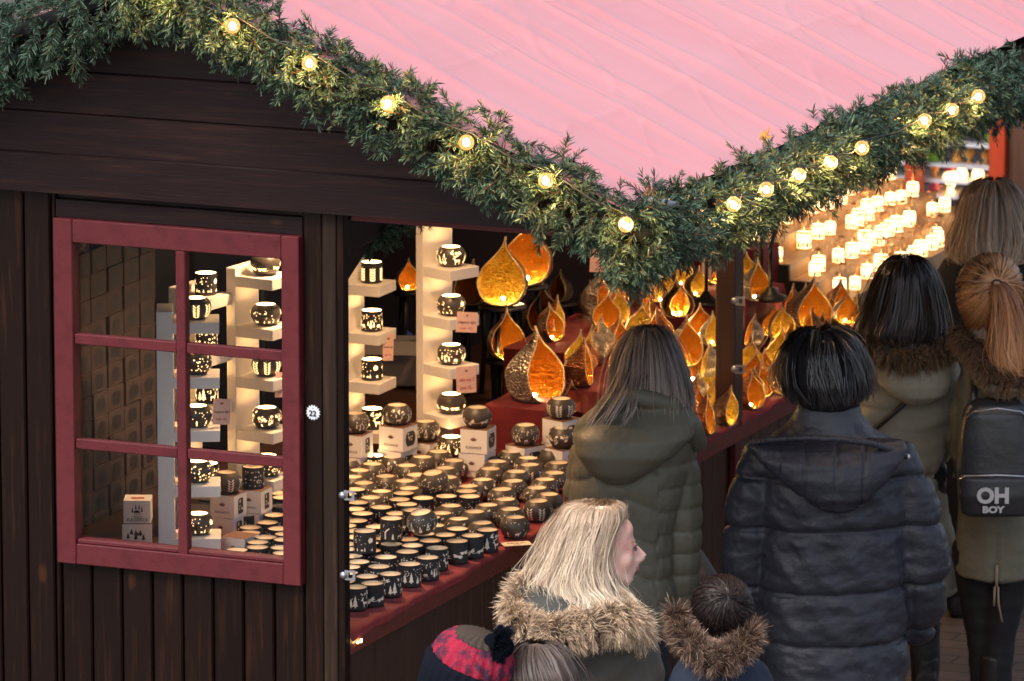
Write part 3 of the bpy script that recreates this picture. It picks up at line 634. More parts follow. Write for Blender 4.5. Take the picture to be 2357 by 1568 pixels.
cyl=[(1042.6,1463.8,'star',0),(1033,1483,'sprig',0),(1055,1496,'star',0),(1040,1517,'sprig',0),(1110.5,1477.6,'village',0),(1163.5,1455,'deer',0),(1184.7,1469,'forest',0),(1204.9,1486,'nativity',1),(1140,1510,'nativity',1),(1062.7,1546.5,'sleigh',1),
(1140,1584.7,'sprig',0),(1332,1540,'sprig',0),(1296,1558,'star',0),(1253.7,1575,'dragonfly',0),(1201.7,1589,'dragonfly',0),(1186.8,1607,'star',0),(1236.7,1555,'forest',0),(1188,1571,'village',0),(1124,1623,'star',0),(1044.7,1636.7,'sprig',0),(1018,1652,'forest',0),(1104,1650.5,'star',0),(1272.7,1596.4,'deer',0),(1246,1624,'village',0),(1193,1643,'forest',0),(1331,1576,'dragonfly',0),(1375.6,1560,'dragonfly',0),(1419,1543,'deer',0),(1137,1671.7,'deer',0),(1068.9,1679,'forest',0),(1084.8,1698.9,'dragonfly',0),(1010,1668.6,'star',0),(1000,1694,'sprig',0),(1025,1620,'village',0),(1078,1604,'star',0),(1010,1600,'star',0),
# seen through the window
(729.7,1536.5,'dragonfly',0),(779,1522,'star',0),(800,1500,'sprig',0),(824,1449,'forest',0),(774,1565,'star',0),(750,1594,'star',0),(690,1602,'dragonfly',0),(829,1572,'village',0),(826,1611,'sprig',0),(812,1540,'deer',0)]
pc=[]
for x,y,k,t in cyl:
    z=TZ+.074+ (.074*t); p=at(*src(x,y),2,z); pc.append([p[0],p[1],z-.074,k,'in window' if x<900 else ''])
bowls=[(1060.6,1406.5,'village'),(1124,1387,'forest'),(1111.5,1431,'star'),(1079.7,1449,'star'),(1192,1422,'sprig'),(1270.6,1409.7,'village'),(1366,1416,'sleigh'),(1406,1397,'scroll'),(1304.6,1390.6,'scroll'),(1213,1383,'scroll'),(1285.5,1494.5,'star'),(1313,1473,'village'),(1383,1490,'dragonfly'),(1336.4,1511.5,'star'),(1404,1523,'sprig'),(1266,1530.6,'sprig'),(1234.6,1490,'forest'),(1421,1471,'star'),(1276.5,1315,'forest'),(1377,1296,'sprig'),(1408,1322,'forest'),(1487,1315,'star'),(1322,1341.5,'scroll'),(1537,1334,'sprig'),(1606.5,1310,'dragonfly'),(1082.8,1351,'star'),(1185.6,1356,'forest'),(1047,1370,'scroll'),(1267,1375,'star'),(1427,1365,'village'),(1496.5,1401,'forest'),(1613.7,1377,'star'),(1587,1396.5,'forest'),(1563.5,1420,'star'),(1597,1439.5,'dragonfly'),(1568,1458.7,'sprig'),(1463,1425,'star'),(1472.6,1454,'forest'),(1487,1482.6,'star'),(1499,1506.5,'nativity')]
front=[c for c in pc]
placed=[(c[0],c[1],c[2],c[2]+.074,.0366) for c in pc]
def fits(x,y,z,r,h):
    return all(z>=b-.002 or z+h<=a+.002 or math.hypot(x-px,y-py)>(r+pr)*.93 for px,py,a,b,pr in placed)
bl=[]
for x,y,k in bowls:
    for lift in (0,.0705,.03,.048,.085,.115,.141):
        z=TZ+lift; p=at(*src(x,y),2,z+.0705)
        if fits(p[0],p[1],z,.050,.070): break
    else:
        p=at(*src(x,y),2,TZ+.0665); z=TZ
        for _ in range(60):
            for px,py,a,b,pr in placed:
                if z<b-.002 and z+.0665>a+.002:
                    d=math.hypot(p[0]-px,p[1]-py); mn=(.051+pr)*.95
                    if d<mn and d>1e-6: p[0]+=(p[0]-px)/d*(mn-d)*.5; p[1]+=(p[1]-py)/d*(mn-d)*.5
    placed.append((p[0],p[1],z,z+.070,.051)); bl.append((p,z,k,lift))
rgf=random.Random(12); kinds_c=['star','sprig','village','forest','deer','dragonfly','nativity','sleigh']; kinds_b=['village','forest','star','sprig','scroll','dragonfly','nativity','sleigh']
for _ in range(6000):
    X=rgf.uniform(-.92,-.10); Y=rgf.uniform(.12,2.35); px,py=proj((X,Y,TZ+.07))
    inw_=px<735; 
    if 740<px<792 or px<560: continue
    iscyl=(py>1128+(px-800)*-.05 and px<1130) or (inw_ and py>1170)
    if not iscyl and (py<1045 or (px>1010 and py<1058)): continue
    if X>-.10-.0*Y or (inw_ and not iscyl): continue
    rr_=.0378 if iscyl else .052
    if X>-.16 and not iscyl and Y<1.6: continue
    if not all(z_b<TZ-.001 or a_>TZ+.07 or math.hypot(X-a,Y-b)>(rr_+pr_)*(.99) for a,b,a_,z_b,pr_ in placed): continue
    placed.append((X,Y,TZ,TZ+.072,rr_))
    if iscyl: pc.append([X,Y,TZ,rgf.choice(kinds_c),'w' if inw_ else ''])
    else: bl.append((np.array([X,Y,0]),TZ,rgf.choice(kinds_b),0))
for c in pc:
    inw=c[4]; place_holder('cyl',c[3],False,(c[0],c[1],c[2]),'behind the window' if inw else ('raised on other holders' if c[2]>TZ+.03 else 'on the red cloth'))
for p,z,k,lift in bl:
    place_holder('bowl',k,False,(p[0],p[1],z),'on the red cloth' if lift<.02 else 'lying on other holders',tilt=(random.uniform(-.16,.2),random.uniform(-.2,.16)) if lift>.02 else (random.uniform(-.02,.02),random.uniform(-.02,.02)))
# ---------------------------------------------------------------- white stands with shelves
def zsolve(xy,py):
    lo,hi=0.0,4.0
    for _ in range(40):
        m=(lo+hi)/2
        if proj((xy[0],xy[1],m))[1]>py: lo=m
        else: hi=m
    return m
def xyrot(a,x,y): return np.array([x*math.cos(a)-y*math.sin(a),x*math.sin(a)+y*math.cos(a)])
stands=[]
def stand(px,py,ang,p,w,tops,ztop_py,items,label,th=.037):
    b=at(px,py,2,TZ); a=R_(ang); t=empty('display_stand',b,a,label,'display stand','white painted lantern stands')
    zt=zsolve(b[:2],ztop_py)-TZ
    mb=MB(); mb.bb(0,th,-w/2,w/2,0,zt,bev=.0015); mb.build('back_panel',SHELFW,t)
    out=[]
    cxy=b[:2]+xyrot(a,th+p,-w/2)
    for i,tp in enumerate(tops):
        z=zsolve(cxy,tp)-TZ
        mb=MB(); mb.bb(th+.0005,th+p,-w/2,w/2,z-.038,z,bev=.0015); mb.build('shelf',SHELFW,t)
        c=b[:2]+xyrot(a,th+p*.50,0)
        if items[i]: place_holder(items[i][0],items[i][1],True,(c[0],c[1],TZ+z+.0008),label_tail[0],rz=items[i][2] if len(items[i])>2 else random.uniform(0,6))
        out.append((c,TZ+z))
    stands.append((b,a,p,w,th,out)); return t
label_tail=['']
S_=lambda y:y/1.26613
label_tail[0]='on the stand by the post'
stand(799,1028,-1,.125,.147,[S_(560+1085/3.92),S_(560+1085/3.92+141),S_(560+1085/3.92+284),S_(560+1085/3.92+424)+3],430,[('cyl','sprig'),('cyl','village'),('cyl','sleigh'),('cyl','deer',.5)],'white stand with shelves of glowing cylinders right behind the corner post')
label_tail[0]='on the middle stand'
stand(992,1040,-24,.14,.144,[S_(560+905/3.92),S_(560+905/3.92+143),S_(560+905/3.92+286),S_(560+905/3.92+430)],430,[('bowl','deer'),('bowl','sleigh'),('bowl','village'),('bowl','dragonfly')],'white stand with shelves of glowing bowls at the middle of the counter')
# fix: shelves follow the measured front corners
label_tail[0]='at the right window edge'
stand(552,1200,-8,.149,.147,[S_(600+510/2.357),S_(600+855/2.357),S_(600+1205/2.357),S_(600+1565/2.357),S_(1404)],S_(600+400/2.357),[('bowl','dragonfly'),('bowl','sleigh'),('bowl','sprig'),('bowl','scroll'),('bowl','star')],'white stand with glowing bowls seen behind the right window panes')
label_tail[0]='on the rear window stand'
stand(420,1205,-8,.135,.147,[S_(600+645/2.357),S_(600+1030/2.357)+0,S_(600+1390/2.357),S_(1430),S_(1475)],S_(600+535/2.357),[('cyl','sleigh'),('cyl','star'),('cyl','deer'),('cyl','star'),('cyl','village')],'white stand with glowing cylinders seen behind the middle of the window')
label_tail[0]='on the front window stand'
stand(366,1302,25,.152,.147,[S_(600+803/2.357),S_(600+1180/2.357),S_(600+1545/2.357),S_(1200+680/3.135),S_(1200+1160/3.135)],S_(600+700/2.357),[('bowl','sprig'),('bowl','star'),('bowl','nativity'),('bowl','star'),('bowl','sleigh')],'bluish white stand with glowing bowls closest behind the window',th=.055)
# two lit holders standing on the table among the boxes
for (x,y,s,k) in ((1314.8,1272,'bowl','forest'),(1087,1330,'cyl','star')):
    z=TZ+(.0 if s=='cyl' else 0.03); p=at(*src(x,y),2,z+.07); place_holder(s,k,True,(p[0],p[1],z),'among the unlit ones')
# ---------------------------------------------------------------- gift boxes
def giftbox(sz=.1,pic='bowl',front=None,word=None):
    root=empty('gift_box',(0,0,-50)); mb=MB(); mb.bb(-sz/2,sz/2,-sz/2,sz/2,0,sz*.86,bev=.0012); mb.build('carton',WHITE,root)
    mb=MB(); mb.bb(-sz/2-.0006,sz/2+.0006,-sz/2-.0006,sz/2+.0006,sz*.862,sz*.868); mb.build('lid_seam',INKB,root)
    prof=[(.0,sz*.18),(sz*.2,sz*.18),(sz*.36,sz*.38),(sz*.36,sz*.52),(sz*.26,sz*.7)] if pic=='bowl' else None
    mb=MB()
    if pic=='bowl': vs=[(sz/2+.0008,y*sz,z*sz) for y,z in [(-.2,.16),(.2,.16),(.3,.28),(.33,.42),(.29,.58),(.2,.68),(-.2,.68),(-.29,.58),(-.33,.42),(-.3,.28)]]
    else: vs=[(sz/2+.0008,y*sz,z*sz) for y,z in [(-.2,.13),(.2,.13),(.2,.68),(.1,.71),(-.1,.71),(-.2,.68)]]
    mb.add(vs,[tuple(range(len(vs)))]); mb.build('picture_window',MUGB,root)
    mb=MB(); rg=random.Random(3 if pic=='bowl' else 8)
    for k in range(7):
        y,z=rg.uniform(-.17,.17)*sz,rg.uniform(.24,.6)*sz
        lp=leafp(y,z,sz*.12,sz*.05,rg.uniform(0,6)); mb.add([(sz/2+.0014,a,b) for a,b in lp],[tuple(range(6))])
    mb.build('picture',CUT,root)
    mb=MB()
    for k in range(5):
        a=R_(30+k*30); lp=leafp(0,sz*.45,sz*.16,sz*.05,a); mb.add([(x,-sz/2-.0008,z) for x,z in lp],[tuple(range(6))])
    mb.build('printed_flower',INKB,root)
    text('ELEGANCE',sz*.12,'lettering',INKB,root,(0,-sz/2-.0008,sz*.22),(math.pi/2,0,0))
    return root
BOXP={'bowl':giftbox(.1,'bowl'),'cyl':giftbox(.092,'cyl')}; used=set()
def putbox(k,loc,rz,look,group='white gift boxes on the counter'):
    if k not in used: used.add(k); o=BOXP[k]; o.location=tuple(map(float,loc)); o.rotation_euler=(0,0,rz)
    else: o=dup(BOXP[k],loc,rz)
    q(o,look,'gift box',group); return o
def stack(x,y,k,lv,rz,look,onbowl=None):
    s=.086 if k=='bowl' else .079; p=at(*src(x,y),2,TZ+s*lv)
    for j in range(lv): putbox(k,(p[0]+(.004 if j%2 else 0),p[1],TZ+s*j+.0006*j),R_(rz+(4 if j%2 else 0)),look+(', '+['bottom','middle','top'][j if lv==3 else (0 if j==0 else 2)]+' of its pile' if lv>1 else ''))
    if onbowl: place_holder(onbowl[0],onbowl[1],False,(p[0],p[1],TZ+s*lv+.002),'standing on a gift box',group='unlit tealight holders on gift boxes')
stack(1157,1238,'bowl',2,-12,'white gift box with bowl picture beside the left open stand',('bowl','deer'))
stack(1240,1285,'cyl',1,-8,'white gift box with tree picture just left of the middle stand',('bowl','forest'))
stack(1033,1262,'cyl',2,-5,'white gift box with picture window against the corner post',('bowl','village'))
stack(1390,1245,'bowl',2,0,'white gift box with dragonfly picture right of the middle stand',('bowl','dragonfly'))
stack(1634,1219,'bowl',2,-25,'white gift box behind the olive jacket',('bowl','sprig'))
stack(1530,1296,'bowl',1,-25,'low white gift box in front of the red cloth block',('bowl','village'))
stack(1640,1305,'cyl',1,-25,'low white gift box next to the olive jacket',('bowl','scroll'))
stack(662,1436,'cyl',2,-6,'white gift box inside the window right of the bar',('bowl','sprig'))
stack(738,1422,'cyl',2,-4,'white gift box inside the window under the starry cylinder',('cyl','star'))
stack(700,1560,'cyl',1,-6,'low white gift box near the sill inside the window')
# the pair of boxes in the lower left pane, fronts to the glass
b0=at(316,1256,2,TZ); 
o=putbox('bowl',(b0[0],b0[1],TZ),R_(25),'white gift box printed with fir trees, lower one in the left window corner'); 
def elegance():
    z=TZ+.0875; t=empty('gift_box',(b0[0]+.004,b0[1],z),R_(22)); s=.092
    mb=MB(); mb.bb(-s/2,s/2,-s/2,s/2,0,s*.86,bev=.0012); mb.build('carton',WHITE,t)
    mb=MB(); mb.bb(-s/2-.0006,s/2+.0006,-s/2-.0006,s/2+.0006,s*.84,s*.848); mb.build('lid_seam',INKB,t)
    text('ELEGANCE',.0145,'lettering',INK,t,(0,-s/2-.0008,.012),(math.pi/2,0,0))
    mb=MB(); f=lambda pl: mb.add([(x,-s/2-.0008,z) for x,z in pl],[tuple(range(len(pl)))])
    for hp in house(.0,.030,.012): f(hp)
    for u,v,h in ((-.016,.036,.024),(-.004,.048,.02),(.007,.048,.018),(.016,.038,.024)): f(treep(u,v,h,.007))
    for k in range(3): f([(-.016+.004*k,.026-.004*k),(.018,.026-.004*k),(.018,.0248-.004*k),(-.016+.004*k,.0248-.004*k)])
    mb.build('printed_house',INK,t); mb=MB(); mb.bb(-.022,.022,-.02,.006,s*.8605,s*.862); mb.build('red_window',INKR,t)
    q(t,'small white gift box with printed snowy house, on top in the left window corner','gift box','white gift boxes on the counter')
elegance()
t=o; mb=MB()
for u,v,h in ((-.03,.035,.022),(-.018,.05,.02),(-.004,.03,.038),(.012,.045,.022),(.022,.03,.022)): 
    pl=treep(u,v,h,.014); mb.add([(x,-.0508,z) for x,z in pl],[tuple(range(len(pl)))])
mb.build('printed_trees',INK,t)
# dim wall of stock boxes seen through the left panes
DIMB=mat('dimmed_carton',(.075,.05,.044),.7,var=(20,(1,1,1),(.05,.034,.03),.4,.7))  # dim light behind the panes is put into this carton colour
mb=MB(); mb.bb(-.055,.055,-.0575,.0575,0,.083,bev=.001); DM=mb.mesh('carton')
mb=MB(); vs=[(.056,y,z) for y,z in [(-.022,.014),(.022,.014),(.033,.03),(.033,.048),(.022,.062),(-.022,.062),(-.033,.048),(-.033,.03)]]; mb.add(vs,[tuple(range(8))]); DW=mb.mesh('picture_window')
SXX=-1.56; rowsn=['top','second','third','fourth','fifth','sixth','seventh','eighth','ninth','bottom']
rk=empty('stock_rack',(SXX,0.3,.02),0,'dark red shelving rack holding the dim wall of stock boxes','rack'); zb=.86
mb=MB(); mb.bb(-.1,.1,.0,3.2,zb-.06,zb-.02); mb.build('shelf',REDP,rk)
mb=MB()
for y in (0.02,1.3,2.56): mb.bb(-.08,-.05,y,y+.03,0,2.2)
mb.build('upright',BLACKM,rk)
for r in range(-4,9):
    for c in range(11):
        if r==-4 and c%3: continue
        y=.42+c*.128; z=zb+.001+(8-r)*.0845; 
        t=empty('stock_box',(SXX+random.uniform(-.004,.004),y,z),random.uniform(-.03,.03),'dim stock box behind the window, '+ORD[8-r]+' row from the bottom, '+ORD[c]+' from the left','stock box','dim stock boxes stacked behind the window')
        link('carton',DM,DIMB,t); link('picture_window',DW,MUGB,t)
# ---------------------------------------------------------------- price cards
def card(px,py,depthpt,w,h,yaw,lines,label,lean=-.1,roll=0,matc=None):
    q_=np.array(depthpt,float); d=ray(px,py); s=((q_-CAM)@FH)/(d@FH); p=CAM+d*s
    t=empty('price_card',p,0,label,'price card'); t.rotation_euler=(lean,roll,R_(yaw))
    mb=MB(); mb.bb(-w/2,w/2,-.0008,.0008,-h/2,h/2); mb.build('paper',matc or PINKC,t)
    mb=MB()
    for a in (60,100,140): mb.add([(x,-.0012,z) for x,z in leafp(0,h*.28,h*.12,h*.045,R_(a))],[tuple(range(6))])
    if len(lines)<4: mb.build('printed_flower',INKB,t)
    for tx,z,sz,m in lines: text(tx,sz,'lettering',m,t,(0,-.0012,z*h),(math.pi/2,0,0),sx=.9,shear=.15)
def shelfpt(i,k): c,z=stands[i][5][k]; b,a=stands[i][0],stands[i][1]; c2=c+xyrot(a,stands[i][2]*.5+.012,0); return (c2[0],c2[1],z)
card(893,800,shelfpt(0,1),.047,.095,62,[('elegance light',.02,.0085,INKB),('small  £10,-',-.28,.0085,INKR)],'pink price card reading elegance light on the left open stand',-.1,.12)
card(1074,742,shelfpt(1,1),.082,.072,48,[('elegance light',.0,.0145,INKB),('round   £12,-',-.3,.011,INKR)],'pink price card reading elegance light round £12 on the middle stand',-.1,.12)
card(1073,874,shelfpt(1,2),.085,.095,58,[('take any 3',.0,.0175,INKR),('save £5,-',-.3,.0175,INKR)],'pink card with red print reading take any 3 save £5 on the middle stand',-.1,.06)
card(510,948,shelfpt(4,2),.062,.085,50,[('elegance light',.0,.012,INKB),('small  £10,-',-.28,.010,INKR)],'pink price card reading elegance light small £10 in the right window half',-.1,.1)
card(650,886,shelfpt(2,2),.06,.085,60,[('elegance light',.0,.012,INKB),('small  £10,-',-.28,.010,INKB)],'pink price card on the stand by the right edge of the window',-.1,.12)
cp=at(1188,1252,2,TZ+.002); t=empty('price_card',cp,R_(38),'cream price card lying flat on the red cloth behind the blonde hair','price card'); mb=MB(); mb.bb(-.05,.05,-.028,.028,0,.0015); mb.build('paper',mat('cream_card',(.72,.6,.45),.6),t); text('elegance light',.012,'lettering',INKB,t,(0,.006,.002),(0,0,0)); text('£12,-',.012,'lettering',INKB,t,(0,-.012,.002),(0,0,0))
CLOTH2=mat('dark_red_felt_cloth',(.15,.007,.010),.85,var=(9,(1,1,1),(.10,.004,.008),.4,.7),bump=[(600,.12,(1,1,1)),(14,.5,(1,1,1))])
# ---------------------------------------------------------------- red cloth display steps
def clothbox(x0,x1,y0,y1,z0,z1,label,name='cloth_covered_step'):
    mb=MB(); nx,ny,nz=8,max(6,int((y1-y0)/.04)),6
    W_=lambda a,b:.004*math.sin(a*23+b*5)+.003*math.sin(a*51)
    vs=[];fs=[]
    cols=[]
    # profile around: front(+X) bottom -> top -> back
    prof=[(x1,z0+(z1-z0)*k/nz,1) for k in range(nz)]+[(x1-.006,z1-.002,.5)]+[(x1+(x0-x1)*k/nx,z1,0) for k in range(1,nx+1)]
    for j in range(ny+1):
        y=y0+(y1-y0)*j/ny
        for (x,z,w) in prof: vs.append((x+w*W_(y,z)*(1.6 if z<z1-.03 else .6),y,z+(1-w)*.0015*math.sin(y*31+x*20)))
    m=len(prof)
    fs=[(j*m+i,j*m+i+1,(j+1)*m+i+1,(j+1)*m+i) for j in range(ny) for i in range(m-1)]
    mb.add(vs,fs,True)
    # ends
    for y,s in((y0,1),(y1,-1)):
        e=[];K=10
        for i in range(K+1):
            x=x0+(x1-x0)*i/K
            for z in (z0,z0+(z1-z0)*.5,z1): e.append((x,y-s*W_(x*1.3,z)*(1.5 if z<z1 else 0),z))
        mb.add(e,[(i*3+k,i*3+k+1,(i+1)*3+k+1,(i+1)*3+k) for i in range(K) for k in range(2)],True)
    o=mb.build(name,CLOTH2); tag(o,label,'display step'); return o
clothbox(-.60,-.335,3.02,PY+.35,TZ,1.13,'lower red cloth-covered step behind the long-haired woman')
clothbox(-.86,-.602,3.36,4.45,TZ,1.19,'upper red cloth-covered step under the hanging garland corner')
clothbox(-.34,-.06,4.5,5.15,TZ,1.04,'low red cloth-covered step in front of the black shelf ends')
clothbox(-.8,-.345,4.46,4.95,TZ,1.19,'red cloth-covered block right of the middle post')
cb=at(1215,930,0,-.5); clothbox(cb[0]-.14,cb[0]+.10,cb[1]-.09,cb[1]+.17,TZ,cb[2],'red cloth-covered block carrying the biggest drop lantern')
clothbox(-1.0,-.46,5.0,5.19,TZ,1.30,'tall dark red cloth block beside the black shelf ends')
# ---------------------------------------------------------------- drop-shaped metal lanterns
DP=[(0,0),(.28,.012),(.52,.07),(.74,.2),(.9,.42),(.985,.7),(1,.95),(.95,1.2),(.84,1.42),(.68,1.63),(.5,1.82),(.33,2.0),(.2,2.18),(.11,2.36),(.055,2.52),(.02,2.68)]
def drop_meshes(lean=.1,fat=1.0,cutb=.5,seed=0):
    rg=random.Random(seed); zz=[];
    # resample
    pts=[]
    for (r0,z0),(r1,z1) in zip(DP[:-1],DP[1:]):
        for k in range(3): t=k/3; pts.append((r0+(r1-r0)*t,z0+(z1-z0)*t))
    pts.append(DP[-1]); H=DP[-1][1]; N=26
    def ring(r,z,rr):
        k=cutb*max(0,1-(z/H))**.75+.0
        k-= .0
        if k<r: phi=math.acos(max(-1,min(1,k/r)))
        else: phi=0
        bx=-lean*(z/H)**2*1.2; by=.10*(z/H)**3
        dent=1+.015*math.sin(z*9+seed)
        return [((rr*dent)*math.cos(phi+(2*math.pi-2*phi)*j/N)+bx,(rr*dent)*math.sin(phi+(2*math.pi-2*phi)*j/N)+by,z*fat) for j in range(N+1)],phi
    def shell(off):
        vs=[]
        for r,z in pts:
            rv,_=ring(r,z,max(r-off,.004)); vs+=rv
        if off: vs=[(x,y,z+off*.6 if z<.6 else z) for x,y,z in vs]
        m=N+1; return vs,[(i*m+j,i*m+j+1,(i+1)*m+j+1,(i+1)*m+j) for i in range(len(pts)-1) for j in range(N)]
    a=MB(); a.add(*shell(0),smooth=True); b=MB(); v,f=shell(.035); b.add(v,[x[::-1] for x in f],smooth=True)
    c=MB(); L1=[];L2=[]
    for r,z in pts:
        rv,phi=ring(r,z,r)
        if phi>0: L1.append(rv[0]); L2.append(rv[-1])
    path=L1[::-1]+L2; path=[np.array(p)*[1,1,1] for p in path]
    c.tube(path,.022,5); 
    acc=0
    for p0,p1 in zip(path[:-1],path[1:]):
        l=np.linalg.norm(p1-p0); s=0
        while acc+s<l: pass_=(acc+s)/l; q2=p0+(p1-p0)*pass_; c.sph(q2,.036,5); s+=.105
        acc=(acc+s)-l
    d=MB(); d.sph((-.1,0,.24*fat),.065,8)
    return [m.mesh(nm) for m,nm in ((a,'outer_shell'),(b,'lining'),(c,'beaded_rim'),(d,'bulb'))]
DV=[drop_meshes(.10,1.0,.42,0),drop_meshes(.02,.92,.34,1),drop_meshes(-.12,.95,.55,2),drop_meshes(.16,.96,.38,3),drop_meshes(.12,.88,.50,4)]
def drop(px,py,surf,Rp,yaw,outer,inner,look,var=0,tilt=(0,0),lit=True):
    """px,py base pixel; surf=(axis,value); Rp radius metres"""
    p=at(px,py,*surf); t=empty('drop_lantern',p,0); t.rotation_euler=(tilt[0],tilt[1],R_(yaw+(30 if Rp>.053 else 14) if yaw>-80 else yaw)); Rp=Rp*(1.12 if Rp<.07 else 1); t.scale=(Rp,Rp,Rp)
    ms=DV[var]
    def L_(nm,me,m):
        me2=me if len(me.materials)==0 else me.copy()
        if len(me.materials)>0:
            if me.materials[0]==m: me2=me
            else:
                key=(me.name,m.name)
                if key in LC: me2=LC[key]
                else: me2.materials.clear(); LC[key]=me2
        return link(nm,me2,m,t)
    L_('outer_shell',ms[0],outer); L_('lining',ms[1],inner); L_('beaded_rim',ms[2],BEAD)
    if lit: L_('bulb',ms[3],BULBL)
    q(t,look,'drop lantern','drop-shaped metal lanterns on the red cloth'); return t
LC={}
ST1=(2,1.13); ST2=(2,1.19); CT=(2,TZ)
VR=-22   # opening towards the picture's right front
drop(1236,926,(0,-.5),.116,-44,SILV,GOLDI,'largest bronze drop lantern with wide golden opening above the leaf-patterned bowl',4)
drop(1156,702,(0,-.95),.095,-80,BRONZ,YELI,'big golden drop lantern opening toward the viewer beside the middle stand',0)
drop(1212,655,(0,-1.05),.10,-80,COPP,GOLDI,'big orange drop lantern cut off by the fascia board',3)
drop(938,668,(0,-1.45),.044,-50,COPP,GOLDI,'dim golden drop lantern between the two open stands',1)
drop(1164,826,(0,-.9),.064,-72,BRONZ,GOLDI,'small bright drop lantern on a black round stand',0)
drop(1246,766,(0,-1.0),.064,-72,COPP,GOLDI,'orange drop lantern on a round stand under the big pair',0)
drop(1086,700,(0,-1.1),.062,-100,BRONZ,GOLDI,'dark bronze drop lantern half behind the big golden one',1,lit=False)
drop(1288,694,(0,-1.2),.046,-120,SILV,GOLDI,'dull silver drop lantern in the dark back of the stall',1,lit=False)
drop(1379,733,ST2,.064,-30,SILV,GOLDI,'silver drop lantern with orange lining beside the hanging price list',0)
drop(1478,707,ST2,.055,-35,COPP,GOLDI,'round copper drop lantern right under the garland tip',2)
drop(1552,730,ST2,.050,-70,SILV,YELI,'yellow-lined drop lantern at the end of the upper step',0)
drop(1566,728,(2,1.195),.046,-60,COPP,GOLDI,'orange-lined drop lantern leaning behind the yellow one',1)
drop(1376,822,ST1,.056,-150,SILV,GOLDI,'plain shining silver drop lantern with its back to the viewer',3)
drop(1418,812,ST1,.050,-25,COPP,GOLDI,'copper drop lantern just above the long grey-brown hair',2)
drop(1337,888,ST1,.062,-18,COPP,GOLDI,'copper drop lantern with a curled tip next to the largest one',2)
drop(1313,948,(0,-.45),.042,-40,COPP,GOLDI,'small orange drop lantern peeking behind the leaf-patterned bowl',1)
drop(1572,842,ST1,.075,-60,SILV,GOLDI,'wide golden drop lantern behind the long-haired woman',2)
for i,(x,y,r,yw,o,n_,v,s) in enumerate([(1612,775,.046,-60,COPP,GOLDI,1,ST1),(1640,795,.044,-45,SILV,YELI,0,ST1),(1596,880,.05,-40,BRONZ,GOLDI,0,(2,1.02)),(1628,868,.048,-150,SILV,YELI,3,(2,1.05)),(1650,905,.05,-90,SILV,YELI,1,(2,1.0)),(1606,935,.046,-140,SILV,GOLDI,0,CT),(1598,968,.047,-60,COPP,GOLDI,2,CT),(1640,945,.045,-140,BRONZ,YELI,1,CT),(1618,1000,.055,-25,COPP,GOLDI,2,CT),(1668,976,.052,-18,BRONZ,YELI,2,CT)]):
    nm={id(COPP):'copper',id(SILV):'silver',id(BRONZ):'bronze'}[id(o)]
    drop(x,y,s,r,yw,o,n_,nm+' drop lantern with '+('orange' if n_ is GOLDI else 'yellow')+' lining left of the middle post',v,tilt=(random.uniform(-.12,.12),random.uniform(-.1,.12)))
for i,(x,y,r,yw,o,n_,v,s) in enumerate([(1738,692,.055,-50,SILV,GOLDI,0,ST2),(1857,762,.092,-60,BRONZ,GOLDI,4,(2,1.045)),(1727,795,.042,-150,SILV,GOLDI,0,(2,1.06)),(1773,775,.045,-60,COPP,GOLDI,1,(2,1.04)),(1800,780,.047,-65,SILV,YELI,0,(2,1.04)),(1768,842,.047,-60,COPP,GOLDI,3,CT),(1829,800,.042,-60,COPP,GOLDI,1,(2,1.0)),(1883,790,.042,-60,BRONZ,YELI,0,(2,1.0)),(1903,795,.04,-60,SILV,GOLDI,1,(2,1.0)),(1925,780,.05,-50,COPP,YELI,2,(2,1.0)),(1965,765,.055,-130,BRONZ,YELI,0,(2,1.02)),(1722,860,.048,-70,SILV,YELI,2,(2,1.0)),(1755,875,.044,-40,SILV,GOLDI,1,CT),(1758,912,.046,-25,COPP,GOLDI,0,CT),(1731,940,.052,-30,COPP,GOLDI,2,CT),(1805,908,.062,-22,BRONZ,YELI,0,CT),(1800,850,.056,-100,BRONZ,YELI,3,(2,.99)),(1857,850,.05,-50,COPP,GOLDI,1,CT),(1945,745,.045,-60,SILV,GOLDI,3,(2,1.1))]):
    nm={id(COPP):'copper',id(SILV):'silver',id(BRONZ):'bronze'}[id(o)]
    drop(x,y,s,r,yw,o,n_,(('large ' if r>.08 else '')+nm)+' drop lantern with '+('orange' if n_ is GOLDI else 'yellow')+' lining right of the middle post',v,tilt=(random.uniform(-.12,.12),random.uniform(-.1,.12)))
rgd=random.Random(31); extra=0
dpos=[(q_[0].location.x,q_[0].location.y,q_[0].scale[0]) for q_ in QUEUE if q_[2]=='drop lantern']
